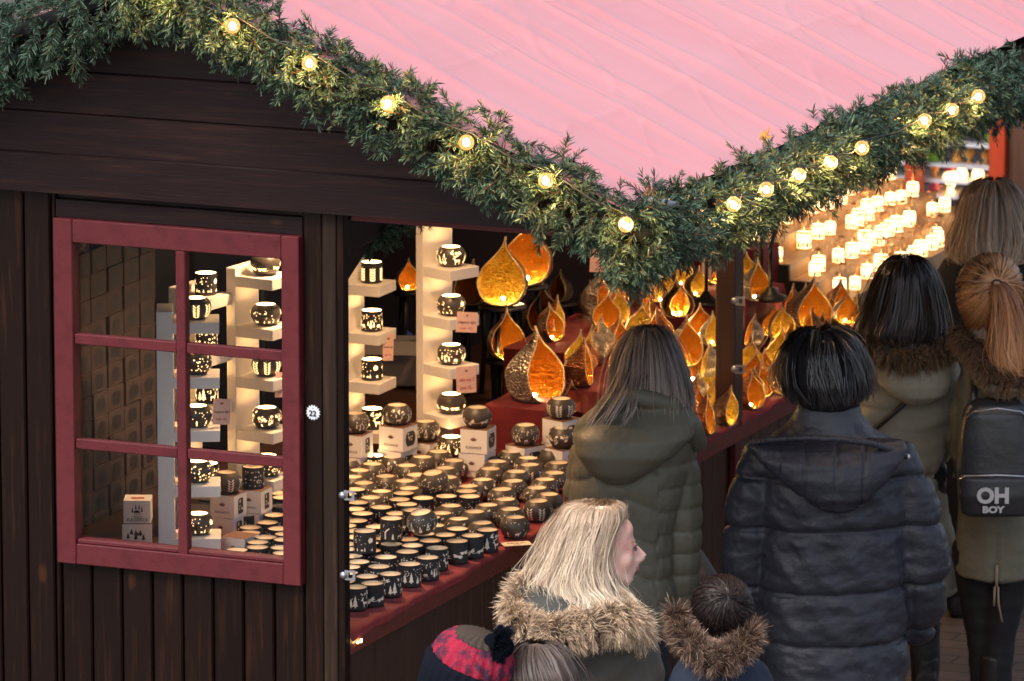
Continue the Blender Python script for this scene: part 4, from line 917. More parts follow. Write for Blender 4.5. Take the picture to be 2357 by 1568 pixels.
for (xa,xb,ya_,yb_,zf,nmx) in ((-.30,-.05,2.85,3.52,TZ,16),(-.58,-.36,3.15,4.2,1.13,9),(-.82,-.64,3.5,4.4,1.19,7),(-.32,-.06,3.70,4.45,TZ,13),(-.30,-.08,4.55,5.1,1.045,7),(-.75,-.25,4.5,4.98,1.19,4)):
    k_=0; tries=0
    while k_<nmx and tries<400:
        tries+=1; x=rgd.uniform(xa,xb); y=rgd.uniform(ya_,yb_); R0_=rgd.uniform(.040,.060)
        if any(math.hypot(x-a,y-b)<(R0_+c)*.95 for a,b,c in dpos): continue
        dpos.append((x,y,R0_)); o_=rgd.choice([COPP,SILV,BRONZ]); n_=rgd.choice([GOLDI,GOLDI,YELI]); z_=zf
        px,py=proj((x,y,z_)); nm={id(COPP):'copper',id(SILV):'silver',id(BRONZ):'bronze'}[id(o_)]; side='left' if px<1680 else 'right'
        drop(px,py,(2,z_),R0_,rgd.choice([-60,-45,-75,-30,-100,-140]),o_,n_,nm+' drop lantern with '+('orange' if n_ is GOLDI else 'yellow')+' lining '+side+' of the middle post',rgd.randrange(4),tilt=(rgd.uniform(-.12,.12),rgd.uniform(-.1,.12))); k_+=1
# round stands under the rear lanterns
def roundstand(p,r,label):
    t=empty('round_stand',(p[0],p[1],0),0,label,'stand','black round metal stands'); z=p[2]-.002
    mb=MB(); mb.lathe([(0,z-.012),(r,z-.012),(r,z),(0,z)],24); mb.build('top_plate',BLACKM,t)
    for k in range(3):
        a=2.1*k+.6; mb=MB(); c,s=math.cos(a),math.sin(a); mb.tube([(r*.5*c,r*.5*s,z-.01),(r*.7*c,r*.7*s,z-.15),(r*.5*c,r*.5*s,z-.35),(r*1.3*c,r*1.3*s,.0)],.010,7); mb.build('leg',BLACKM,t)
roundstand(at(1156,702,0,-.95),.09,'black metal stand under the big golden drop lantern'); roundstand(at(1164,826,0,-.9),.075,'low black round stand under the small bright drop lantern'); roundstand(at(1246,766,0,-1.0),.07,'black round stand under the orange drop lantern'); roundstand(at(1288,694,0,-1.2),.08,'black round stand at the dark back of the stall')
roundstand(at(1212,655,0,-1.05),.08,'black stand under the big orange drop lantern by the fascia'); roundstand(at(938,668,0,-1.45),.06,'black stand under the dim golden drop lantern'); roundstand(at(1086,700,0,-1.1),.07,'black stand under the dark bronze drop lantern')
# black table lamps with goosenecks
def gooseneck(px,py,surf,label,bend):
    p=at(px,py,*surf); t=empty('table_lamp',p,0,label,'lamp')
    mb=MB(); mb.lathe([(0,0),(.065,0),(.065,.012),(.045,.02),(.02,.034),(.012,.05),(0,.05)],24); mb.build('base',BLACKM,t)
    mb=MB(); mb.tube([(0,0,.04),(.0,0,.2),(bend*.02,0,.28),(bend*.06,.0,.36),(bend*.16,0,.46),(bend*.24,0,.6)],.0075,8); mb.build('stem',BLACKM,t)
    mb=MB(); mb.lathe([(.09,-.02),(.05,.08),(.02,.1)],16,c=(bend*.24,0,.6)); mb.build('shade',BLACKM,t)
gooseneck(1625,700,(2,1.19),'black table lamp with round base left of the middle post',.2); gooseneck(1772,690,(2,1.19),'black gooseneck table lamp right of the middle post bending right',1); gooseneck(1752,672,(2,1.19),'black gooseneck table lamp right of the middle post bending left',-1)
card(1374,590,at(1374,590,0,-.75),.055,.12,40,[('elegance',.3,.010,INKB),('small',.15,.010,INKB),('medium',.0,.010,INKB),('large',-.2,.010,INKR)],'hanging pink price list left of the garland corner',0,.05)
card(1627,612,at(1627,612,0,-.6),.042,.11,36,[('small',.3,.010,INKB),('medium',.12,.010,INKB),('large',-.06,.010,INKB),('£ 45,-',-.28,.010,INKR)],'hanging pink price list just left of the middle post',0,.05)
# blue sack, cartons
def sack(px,py,ax,v,sz,label):
    p=at(px,py,ax,v); mb=MB(); mb.sph((0,0,sz),(sz*.8,sz,sz),16)
    mb.v=[(x*(1+.15*math.sin(z*40+y*30)),y*(1+.15*math.sin(x*50)),z*(1.1)) for x,y,z in mb.v]; o=mb.build('blue_sack',mat('blue_plastic_film',(.02,.06,.42),.35,bump=(30,.5,(1,1,1)))); o.location=tuple(p); tag(o,label,'sack')
sack(925,850,0,-1.5,.07,'crumpled blue plastic sack between the two open stands'); sack(1146,1010,0,-.95,.075,'blue-violet plastic sack below the big drop lantern')
p=at(905,850,0,-1.45); t=empty('grey_carton',(p[0],p[1],TZ),.3,'pale grey carton lying open between the two open stands','carton'); mb=MB(); mb.bb(-.11,.11,-.09,.09,0,.16,bev=.003); mb.build('body',mat('grey_card',(.33,.29,.27),.7),t); mb=MB(); mb.box((0,-.12,.15),(.22,.08,.004),Matrix.Rotation(.5,3,'X')); mb.build('flap',mat('grey_card_flap',(.35,.31,.29),.7),t)
# ---------------------------------------------------------------- candle carousels on lit steps
GLS=emat('glowing_candle_glass',(1,.74,.42),1.4,(1,.50,.16),scale=60); GLT=emat('glowing_glass_inside',(1,.80,.52),4.5)
CHR=mat('brass_rotor',(.75,.42,.2),.3,.9)
PINE=mat('pale_pine_step',(.52,.33,.17),.5,var=(5,(8,.6,8),(.42,.25,.12),.4,.7))
c0x,c0z,dx,dz=-.18,1.09,.118,.062; CY=5.2
for k in range(9):
    x1=c0x-dx*k; z=c0z+dz*k; t=empty('display_shelf',(x1-dx/2,CY,TZ),0)
    mb=MB(); mb.bb(-dx/2,dx/2,0,1.85-.06*k,z-TZ-.03,z-TZ-.001); mb.bb(dx/2-.02,dx/2-.001,.004,1.85-.06*k,0,z-TZ-.031); mb.build('tread',PINE,t)
    mb=MB(); mb.bb(-dx/2+.001,dx/2,-.018,.0,0,z-TZ); mb.build('black_end',BLK,t)
    q(t,'pine step with black end under the candle carousels','display shelf','stepped shelves of the candle carousels')
def carousel():
    t=empty('candle_carousel',(0,0,-50)); mb=MB(); mb.lathe([(0,.004),(.026,.004),(.0275,.01),(.0275,.062),(.026,.064)],18); mb.build('glass_cup',GLS,t)
    mb=MB(); mb.lathe([(0,.055),(.0255,.056)],18); mb.build('candle_glow',GLT,t)
    mb=MB(); mb.lathe([(.0285,.0),(.030,.002),(.0285,.006),(.0272,.004)],18); mb.build('base_ring',CHR,t); mb=MB(); mb.lathe([(.0275,.062),(.0290,.064),(.0275,.067),(.0262,.065)],18); mb.build('rim_ring',CHR,t)
    mb=MB(); rg=random.Random(4)
    pr=[(.0278,.0),(.0278,.066)]
    for j in range(5): wrap(mb,sh(DEER,.17*j/5,.012,.016),pr,.0006); wrap(mb,treep(.17*(j+.5)/5,.01,.026,.012),pr,.0006)
    mb.build('silhouette_motif',INKB,t)
    mb=MB(); mb.tube([(0,0,.06),(0,0,.125)],.0018,5); mb.build('spindle',CHR,t)
    mb=MB()
    for j in range(4):
        a=1.57*j; c,s=math.cos(a),math.sin(a); mb.tube([(0,0,.122),(.034*c,.034*s,.122)],.0014,4); mb.tube([(.034*c,.034*s,.122),(.034*c,.034*s,.096)],.0008,4); mb.add([(.034*c-.006*s,.034*s+.006*c,.096),(.034*c+.006*s,.034*s-.006*c,.096),(.034*c,.034*s,.08)],[(0,1,2)])
        mb.add([(0.004*c,.004*s,.125),(.028*c-.009*s,.028*s+.009*c,.131),(.028*c+.009*s,.028*s-.009*c,.121)],[(0,1,2)])
    mb.build('rotor',CHR,t); return t
CAR=carousel(); first=True
CARV=[]
rowname=['lowest','second','third','fourth','fifth','sixth','seventh','eighth','top']
for k in range(9):
    for j in range(16):
        if random.random()<.08: continue
        x=c0x-dx*(k+.5)+random.uniform(-.03,.03); y=CY+.06+j*.117+random.uniform(-.05,.05)+(.06 if k%2 else 0); z=c0z+dz*k
        px,py=proj((x,y,z+.05))
        if px>2340 or y>CY+1.8-.06*k: continue
        rz=random.uniform(0,6)
        if first: o=CAR; o.location=(x,y,z); first=False; o.scale=(.98,.98,.98)
        else: o=dup(CAR,(x,y,z),rz,sc=.98*random.uniform(.82,1.14))
        q(o,'glowing candle carousel on the '+rowname[k]+' step','candle carousel','glowing candle carousels on the pine steps')
# ---------------------------------------------------------------- neighbouring booth behind
ORG=mat('orange_red_painted_post',(.55,.055,.012),.45,var=(6,(6,6,.5),(.42,.04,.01),.4,.7)); BRW=mat('red_brown_boarding',(.13,.055,.03),.5,var=(6,(6,6,.5),(.08,.03,.018),.4,.7),bump=(40,.2,(5,5,.4)),island=.2)
YB=10.0
def bp(px,py): return at(px,py,1,YB)
p0=bp(2294,600); p1=bp(2101,600); zbt=bp(2200,500)[2]
booth=empty('market_booth',(p0[0],YB,0),0,'neighbouring booth with orange-red window frame and brown boarding at the far right','market booth')
X0=p0[0]
mb=MB(); mb.bb(-.03,.045,-.05,.05,0,3.2); mb.build('post',ORG,booth); mb=MB(); mb.bb(p1[0]-X0-.03,p1[0]-X0+.03,-.05,.05,0,3.2); mb.build('post',ORG,booth)
mb=MB(); zz=bp(2200,478)[2]; mb.bb(p1[0]-X0-2.6,-.031,-.04,.04,zz-.14,zz-.02); mb.build('window_sill',ORG,booth)
mb=MB(); planks(mb,.046,1.6,0,3.3,-.01,w=.2); mb.build('front_boards',BRW,booth)
mb=MB(); planks(mb,p1[0]-X0-2.6,-.031,0,zz-.142,.0,w=.12); mb.build('lower_boards',BRW,booth)
mb=MB(); mb.bb(-3.5,1.6,1.2,1.25,0,3.3); mb.bb(-3.5,1.6,-.2,1.3,3.3,3.36); mb.build('rear_wall',mat('dark_interior_wall',(.03,.02,.022),.8),booth)
SG=mat('frosted_glass_shelf',(.62,.62,.66),.25)
shz=[]
for y in (460,425,388,338,290): z=bp(2200,y)[2]; shz.append(z); mb=MB(); mb.bb(p1[0]-X0-1.2,-.05,.05,.3,z-.008,z+.004); mb.build('glass_shelf',SG,booth)
pal=[('crimson',(.5,.01,.06)),('lime green',(.25,.5,.03)),('amber',(.8,.36,.06)),('grey',(.16,.17,.2)),('pink',(.6,.1,.2)),('cream',(.75,.55,.35))]
pm=[mat(nm.replace(' ','_')+'_ornament_paint',c,.3,coat=.4) for nm,c in pal]; pl_=emat('lit_ornament',(1,.55,.2),2.2)
rb=random.Random(5)
for si,z in enumerate(shz[:4]):
    x=p1[0]+.05
    while x<X0-.08:
        ci=rb.randrange(6); r=rb.uniform(.022,.04); lit_=rb.random()<.3
        t=empty('ornament',(x,YB+.14,z+.005),0); mb=MB()
        if rb.random()<.5: mb.lathe([(0,0),(r*.6,0),(r*.3,r*.5),(r,r*1.6),(r*.9,r*2.2),(r*.3,r*2.8),(0,r*2.9)],14)
        else: mb.lathe([(0,0),(r,.0),(r*1.05,r),(r*.6,r*2.1),(r*.65,r*2.6),(0,r*2.6)],14)
        mb.build('body',pl_ if lit_ else pm[ci],t); mb=MB(); mb.lathe([(r*.2,r*2.6),(r*.25,r*2.9),(0,r*3.2)],10); mb.build('cap',CHR,t)
        q(t,('glowing amber' if lit_ else pal[ci][0])+' ornament on the '+['lowest','second','third','top'][si]+' glass shelf','ornament','ornaments on the glass shelves'); x+=r*2.4+rb.uniform(.0,.02)
# warm lamps under the stall roof
def ceiling_lamp(x,y,z,e,label):
    t=empty('ceiling_lamp',(x,y,z),0,label,'lamp','ceiling lamps under the stall roof'); mb=MB(); mb.lathe([(.03,.09),(.045,.05),(.05,0),(.046,0),(.04,.05),(.0,.08)],16); mb.build('shade',BLACKM,t)
    mb=MB(); mb.sph((0,0,.02),.022,8); mb.build('bulb',LED,t)
    l=bpy.data.lights.new('lamp_light','SPOT'); l.energy=e; l.color=(1,.60,.30); l.spot_size=R_(130); l.spot_blend=.8; l.shadow_soft_size=.05
    lo=bpy.data.objects.new('lamp_light',l); COL.objects.link(lo); lo.parent=t; lo.location=(0,0,-.01)
for x,y,e,lb in ((-.62,1.35,46,'warm ceiling lamp over the near tealight holders'),(-.62,2.0,26,'warm ceiling lamp over the middle stand'),(-.35,3.4,22,'warm ceiling lamp over the drop lanterns'),(-.3,4.5,14,'warm ceiling lamp past the middle post'),(-.5,6.2,10,'warm ceiling lamp over the candle carousels')): ceiling_lamp(x,y,2.32,e,lb)
# ---------------------------------------------------------------- people
def npnoise(C,sc,seed=0,oct_=3):
    rg=np.random.default_rng(seed); o=np.zeros(len(C))
    for k in range(oct_*4):
        d=rg.normal(size=3); d/=np.linalg.norm(d); f=sc*(1.9**(k//4))*rg.uniform(.8,1.25); o+=np.sin(C@d*f+rg.uniform(0,6.28)+.8*np.sin(C@rg.normal(size=3)*f*.35))/(1.7**(k//4))
    return o/5
def blob(name,mb,voxel,smooth,mats,parent,disp=None,it2=0):
    me=mb.mesh('tmp_'+name); o=bpy.data.objects.new('tmp',me); COL.objects.link(o)
    r=o.modifiers.new('r','REMESH'); r.mode='VOXEL'; r.voxel_size=voxel; r.adaptivity=0
    if smooth: s_=o.modifiers.new('s','SMOOTH'); s_.iterations=smooth; s_.factor=.5
    dg=bpy.context.evaluated_depsgraph_get(); m2=bpy.data.meshes.new_from_object(o.evaluated_get(dg)); bpy.data.objects.remove(o); m2.name=name
    n=len(m2.vertices); co=np.empty(n*3,np.float32); no=np.empty(n*3,np.float32); m2.vertices.foreach_get('co',co); m2.vertices.foreach_get('normal',no)
    co=co.reshape(-1,3).astype(float); no=no.reshape(-1,3).astype(float)
    if disp is not None: co=co+disp(co,no); m2.vertices.foreach_set('co',co.astype(np.float32).ravel())
    m2.polygons.foreach_set('use_smooth',np.ones(len(m2.polygons),bool)); m2.update()
    m2.materials.clear(); return link(name,m2,mats,parent)
class Person:
    def __init__(s,x,y,label,group=None):
        s.p0=np.array([x,y,0.0]); s.root=empty('person',s.p0,YAW,label,'person',group)
    def L(s,px,py,yo=0.0):
        d=ray(px,py); q_=s.p0+FH*yo; k=((q_-CAM)@FH)/(d@FH); p=CAM+d*k-s.p0; return np.array([p@RT,p@FH,p[2]])
    def loft(s,mb,rows,n=20,e=2.3,cap=True):
        """rows: (py,xl,xr,depth,yoff)"""
        pts=[]
        for r in rows:
            py,xl,xr,dp=r[:4]; yo=r[4] if len(r)>4 else 0
            c=s.L((xl+xr)/2,py,yo); w=abs(s.L(xr,py,yo)[0]-s.L(xl,py,yo)[0])/2; pts.append((c,w,dp))
        vs=[]
        for c,w,dp in pts:
            for k in range(n):
                a=2*math.pi*k/n; ca,sa=math.cos(a),math.sin(a)
                vs.append((c[0]+w*math.copysign(abs(ca)**(2/e),ca),c[1]+dp*math.copysign(abs(sa)**(2/e),sa),c[2]))
        fs=[(i*n+k,(i+1)*n+k,(i+1)*n+(k+1)%n,i*n+(k+1)%n) for i in range(len(pts)-1) for k in range(n)]
        fs.append(tuple(range(n))); fs.append(tuple((len(pts)-1)*n+k for k in range(n))[::-1])
        mb.add(vs,fs,True)
    def chain(s,mb,pts,n=12):
        """pts: (px,py,yoff,rpx)"""
        P=[s.L(a,b,c) for a,b,c,_ in pts]; k=720.0; mb.tube(P,[r/k for *_,r in pts],n)
        for p,(_,_,_,r) in zip(P,pts): mb.sph(p,r/k*.99,10)
    def ell(s,mb,px,py,yo,rx,ry,rz): mb.sph(s.L(px,py,yo),(rx/720,ry,rz/720),16)
def rot2(x,y,a): return x*math.cos(a)-y*math.sin(a), x*math.sin(a)+y*math.cos(a)
SKIN=mat('pale_skin',(.80,.50,.41),.5,var=(11,(1,1,1),(.66,.27,.22),.46,.72),bump=(120,.05,(1,1,1)),spec=.4)
SKIN.node_tree.nodes['Principled BSDF'].inputs['Subsurface Weight'].default_value=.12; SKIN.node_tree.nodes['Principled BSDF'].inputs['Subsurface Radius'].default_value=(.02,.008,.005)
def head_prims(mb,c,phi,s=1.0):
    def E(x,y,z,rx,ry,rz,n=14):
        X,Y=rot2(x*s,y*s,phi); 
        base=MB(); base.sph((0,0,0),(rx*s,ry*s,rz*s),n); mb.add([(c[0]+X+vx*math.cos(phi)-vy*math.sin(phi),c[1]+Y+vx*math.sin(phi)+vy*math.cos(phi),c[2]+z*s+vz) for vx,vy,vz in base.v],base.f,True)
    def T(ps,rs,n=8): mb.tube([(c[0]+rot2(x*s,y*s,phi)[0],c[1]+rot2(x*s,y*s,phi)[1],c[2]+z*s) for x,y,z in ps],[r*s for r in rs],n)
    E(0,-.012,.018,.076,.095,.092,20); E(0,.022,-.025,.062,.066,.085,18); E(0,.035,-.072,.042,.042,.035); E(0,.068,-.094,.017,.016,.015)
    for sx in(-1,1): E(sx*.036,.048,-.028,.026,.030,.030); T([(sx*.062,-.005,-.045),(sx*.05,.03,-.085),(sx*.015,.066,-.098)],[.02,.018,.016]); E(sx*.077,-.012,-.015,.008,.016,.028)
    T([(-.04,.066,.024),(0,.077,.022),(.04,.066,.024)],[.009,.011,.009]); E(0,.055,.055,.052,.026,.034)
    T([(0,.080,.014),(0,.097,-.008),(0,.115,-.030)],[.0075,.0095,.0112]); T([(0,.112,-.033),(0,.088,-.043)],[.011,.010])
    for sx in(-1,1): E(sx*.012,.092,-.037,.008,.011,.008); E(sx*.031,.068,.004,.014,.014,.011)
    E(0,.082,-.058,.024,.013,.0075); E(0,.084,-.056,.014,.014,.006); E(0,.081,-.068,.021,.013,.0075); E(0,.066,-.064,.03,.022,.026)
def hand_prims(mb,w,d,side=1):
    w=np.array(w); d=np.array(d,float); d/=np.linalg.norm(d); u=np.cross(d,[0,0,1.0]); u=u/(np.linalg.norm(u)+1e-6)*side; v=np.cross(u,d)
    mb.tube([w,w+d*.045,w+d*.085],[.026,.034,.036],10,flat=.5)
    for i,l in enumerate((.062,.074,.07,.055)):
        o=w+d*.085+u*(.026-.0175*i); mb.tube([o,o+d*l*.5-v*.006,o+d*l*.85-v*.022,o+d*l*.95-v*.034],[.0095,.009,.008,.007],7)
    o=w+d*.03+u*.03; mb.tube([o,o+u*.02+d*.025,o+u*.026+d*.05-v*.01],[.011,.010,.008],7)
def body(P,hc,phi,s,arms,hz,skin=True,sh=None,legs=None,name='body'):
    """hc head centre local; arms [[sh,el,wr]..] local pts; hz hip z"""
    mb=MB(); head_prims(mb,hc,phi,s); nk=np.array(hc)+[0,-.01 if abs(phi)<1 else 0,-.08*s]
    tz=hc[2]-.24*s; yb=hc[1]-.0
    mb.tube([nk,(nk[0],nk[1],tz)],[.055*s,.06*s],12)
    cx=(arms[0][0][0]+arms[1][0][0])/2; hw=abs(arms[1][0][0]-arms[0][0][0])/2*.8
    for k in range(6):
        z=tz-.03-(tz-hz)*k/5.5; mb.sph((cx,yb,z),(hw*(1-.18*math.sin(k/5*3.1)),.105*s,.12*s),14)
    for i,a in enumerate(arms):
        mb.tube(a,[.04*s,.034*s,.026*s],10); [mb.sph(p,r,8) for p,r in zip(a,(.045*s,.035*s,.026*s))]; hand_prims(mb,a[2],np.array(a[2])-np.array(a[1])+[0,0,-.05],1 if i else -1)
    lg=legs or [[(cx-.09*s,yb,hz),(cx-.095*s,yb,hz*.53),(cx-.1*s,yb,.09)],[(cx+.09*s,yb,hz),(cx+.095*s,yb,hz*.53),(cx+.1*s,yb,.09)]]
    for l in lg: mb.tube(l,[.085*s,.055*s,.038*s],12); mb.sph(l[0],.088*s,10); mb.sph(l[1],.056*s,8); mb.tube([l[2],(l[2][0],l[2][1]+.12,.045)],[.04,.035],8); mb.sph(l[2],.04,8)
    o=blob(name,mb,.0085,2,SKIN,P.root); return lg
def trousers(P,lg,m,s=1.0,fat=1.18):
    mb=MB()
    for l in lg: mb.tube(l,[.088*s*fat,.07*s*fat,.055*s*fat],14); mb.sph(l[0],.09*s*fat,12); mb.sph(l[1],.071*s*fat,10)
    mb.sph(((lg[0][0][0]+lg[1][0][0])/2,lg[0][0][1],lg[0][0][2]-.02),(.125*s,.09*s,.09*s),14)
    blob('trousers',mb,.013,3,m,P.root,lambda c,n: n*(.006*npnoise(c*[1,1,2.5],22,3))[:,None])
    for l in lg:
        mb=MB(); x,y,z=l[2]; mb.tube([(x,y-.05,.045),(x,y,.05),(x,y+.09,.045),(x,y+.17,.035)],[.042,.05,.046,.03],12); mb.tube([(x,y,.04),(x,y,.14)],[.052,.056],12); blob('shoe',mb,.01,2,BOOT,P.root)
BOOT=mat('black_boot_leather',(.014,.013,.014),.45,bump=(60,.2,(1,1,1)))
def fabric(name,c,rough=.7,b=1.0,c2=None,spec=.4,sheen=0): return mat(name,c,rough,var=(5,(1,1,1),c2 or tuple(k*.72 for k in c),.42,.72),bump=[(700,.06,(1,1,1)),(16,.35*b,(1,1,1.6)),(45,.2*b,(1,1,.8))],spec=spec,sheen=sheen)
def coat(P,build,m,disp,vox=.009,smooth=4,name='coat'):
    mb=MB(); build(mb); return blob(name,mb,vox,smooth,m,P.root,disp)
# hair / fur
def interp_rows(P,rows,K):
    A=[]
    for r in rows:
        py,xl,xr,dp=r[:4]; yo=r[4] if len(r)>4 else 0; c=P.L((xl+xr)/2,py,yo); w=abs(P.L(xr,py,yo)[0]-P.L(xl,py,yo)[0])/2; A.append([c[0],c[1],c[2],w,dp])
    A=np.array(A); t=np.linspace(0,1,len(A)); tt=np.linspace(0,1,K); return np.stack([np.interp(tt,t,A[:,i]) for i in range(5)],1)
HBC={}
def hbase(m):
    if m.name not in HBC:
        k=m.copy(); k.name=m.name+'_underlayer'; b=k.node_tree.nodes['Principled BSDF']; b.inputs['Roughness'].default_value=.85; b.inputs['Specular IOR Level'].default_value=.1; HBC[m.name]=k
    return HBC[m.name]
def tattr(o,v=.55):
    a=o.data.attributes.new('t','FLOAT','POINT'); a.data.foreach_set('value',np.full(len(o.data.vertices),v,np.float32))
def hairdo(P,rows,m,n=1500,K=16,wave=0.0,wf=9,ends=(.75,1.0),starts=(0,.35),out=.012,width=.0035,arc=(0,2*math.pi),seed=1,base=True,e=2.2,splay=0.0,clumps=26,name='hair',stray=.03,twist=.0,tv=.08,cf=.25):
    rg=np.random.default_rng(seed); parent=P.root
    if base:
        mb=MB(); P.loft(mb,rows[:],22,e); parent=blob(name,mb,.0085,5,hbase(m),P.root,lambda c,nn: nn*(-.010+.004*npnoise(c*[3,3,.6],22,seed)+.006*npnoise(c*[1,1,.5],9,seed+3))[:,None]); tattr(parent,.95)
    R0=interp_rows(P,rows,60); PP=[];NN=[];WW=[]
    cl=rg.uniform(0,6.28,(clumps,4))
    nx_=int(n*.03)
    for k in range(n+nx_):
        a=rg.uniform(*arc); ci=int((a%6.283)/6.283*clumps)%clumps; s0=rg.uniform(*starts)**1.0; s1=rg.uniform(*ends); s1=s1*(1-cf)+cf*(ends[0]+(ends[1]-ends[0])*(cl[ci,2]/6.28)); ac=(ci+.5)/clumps*2*math.pi
        if s1-s0<.15: s1=s0+.15
        s1=min(s1,1.0); s=np.linspace(s0,s1,K); idx=s*(59); R=np.stack([np.interp(idx,np.arange(60),R0[:,i]) for i in range(5)],1)
        lay=out*rg.uniform(-.5,1.0) if k<n else rg.uniform(.008,.024); aa=a+(ac-(a%6.283))*cf*s+twist*s+rg.normal(0,.03)+.07*np.sin(s*3+cl[ci,0])+tv*(cl[ci,3]-3.14)/3.14*s+rg.normal(0,.04)*s
        wf_=wf*(.8+.4*(cl[ci,0]/6.28)); wave_=wave*(.5+cl[ci,2]/6.28); w=wave_*np.sin(s*wf_+cl[ci,1]+rg.normal(0,.5))*np.clip(s*1.8-.25,0,1); w2=wave*np.cos(s*wf*.9+cl[ci,2])*np.clip(s*1.8-.25,0,1)
        ca,sa=np.cos(aa),np.sin(aa); sp=1+splay*np.clip(s-.7,0,1)*rg.normal(0,1)
        x=R[:,0]+(R[:,3]*sp+lay)*np.sign(ca)*np.abs(ca)**(2/e)+w; y=R[:,1]+(R[:,4]+lay)*np.sign(sa)*np.abs(sa)**(2/e)+w2*.6; z=R[:,2]+lay*.6*(1-s)
        if rg.random()<stray or k>=n: j=rg.normal(0,.012,3); x=x+j[0]*s*2; y=y+j[1]*s*2
        PP.append(np.stack([x,y,z],1)); NN.append((math.cos(a)+rg.normal(0,.35),math.sin(a)+rg.normal(0,.35),.3)); 
    tw=np.interp(np.linspace(0,1,K),[0,.1,.7,1],[.5,1,.8,.15])*width
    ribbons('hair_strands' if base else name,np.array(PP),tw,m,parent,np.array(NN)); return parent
def furtube(P,path,rad,m,n,ln=(.03,.05),width=.0028,seed=1,name='fur_trim',grav=.35,along=.2,spread=.25,clump=60,basem=None,flow=None):
    """path of local points"""
    rg=np.random.default_rng(seed); path=[np.array(p) for p in path]; mb=MB(); rr=rad if hasattr(rad,'__len__') else [rad]*len(path)
    mb.tube(path,[r*.8 for r in rr],12); [mb.sph(p,r*.8,10) for p,r in zip(path,rr)]
    par=blob(name,mb,.01,3,basem or m,P.root)
    seg=[np.linalg.norm(b-a) for a,b in zip(path[:-1],path[1:])]; tot=sum(seg); PP=[];NN=[]
    cd_=rg.normal(size=(clump,3))
    for k in range(n):
        s=rg.random()*tot; ss=s
        for i,l in enumerate(seg):
            if ss<=l or i==len(seg)-1: break
            ss-=l
        f=min(ss/seg[i],1); p=path[i]+(path[i+1]-path[i])*f; r=rr[i]+(rr[i+1]-rr[i])*f; t=(path[i+1]-path[i])/seg[i]
        d=rg.normal(size=3); d-=t*(d@t); d/=np.linalg.norm(d); q0=p+d*r*.72
        dirv=d+t*rg.normal(along,.25)+cd_[int(s/tot*clump)%clump]*spread+np.array([0,0,-grav]); 
        if flow is not None: dirv=dirv+np.array(flow)
        dirv/=np.linalg.norm(dirv); l=rg.uniform(*ln)
        c1=q0+dirv*l*.5+np.array([0,0,-.0*l]); c2=q0+dirv*l+np.array([0,0,-grav*.35*l])+rg.normal(0,.1,3)*l
        PP.append([q0,c1,(c1+c2)/2+rg.normal(0,.02,3)*l,c2]); NN.append(rg.normal(size=3))
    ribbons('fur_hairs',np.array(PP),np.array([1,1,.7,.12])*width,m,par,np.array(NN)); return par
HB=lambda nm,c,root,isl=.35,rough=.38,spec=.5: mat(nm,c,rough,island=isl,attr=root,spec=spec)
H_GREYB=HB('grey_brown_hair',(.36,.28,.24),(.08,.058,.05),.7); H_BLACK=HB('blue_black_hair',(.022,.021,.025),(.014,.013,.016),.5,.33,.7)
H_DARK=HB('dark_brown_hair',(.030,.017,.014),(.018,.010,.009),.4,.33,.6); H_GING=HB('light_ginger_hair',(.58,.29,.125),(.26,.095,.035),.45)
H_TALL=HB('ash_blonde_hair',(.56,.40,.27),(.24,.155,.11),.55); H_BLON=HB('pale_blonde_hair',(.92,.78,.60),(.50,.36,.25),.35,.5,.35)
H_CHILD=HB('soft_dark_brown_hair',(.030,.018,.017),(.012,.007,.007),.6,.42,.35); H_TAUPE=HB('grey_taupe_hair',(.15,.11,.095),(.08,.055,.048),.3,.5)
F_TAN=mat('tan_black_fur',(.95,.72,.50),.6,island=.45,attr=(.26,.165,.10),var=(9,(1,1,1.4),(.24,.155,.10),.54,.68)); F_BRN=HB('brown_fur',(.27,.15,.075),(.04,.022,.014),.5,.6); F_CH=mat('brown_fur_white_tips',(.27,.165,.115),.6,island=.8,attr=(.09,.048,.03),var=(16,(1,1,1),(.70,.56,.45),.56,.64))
F_BASE=mat('dark_fur_base',(.07,.045,.03),.9)
def quilt(sp,amp,axis=2,off=0,slant=0.0,cx=0.0,mask=None,noise=.004,ns=18,seed=1,vert=None):
    def f(c,n):
        u=c[:,2]+slant*np.abs(c[:,0]-cx)+off+.006*npnoise(c,7,seed+5)
        ph=np.abs(np.sin(np.pi*u/sp)); o=amp*(ph**.36-.8)
        o=o+noise*npnoise(c*[1,1,2.2],ns,seed)+noise*.5*npnoise(c*[1,1,.6],ns*3,seed+1)*(1-ph)
        return n*o[:,None]
    return f
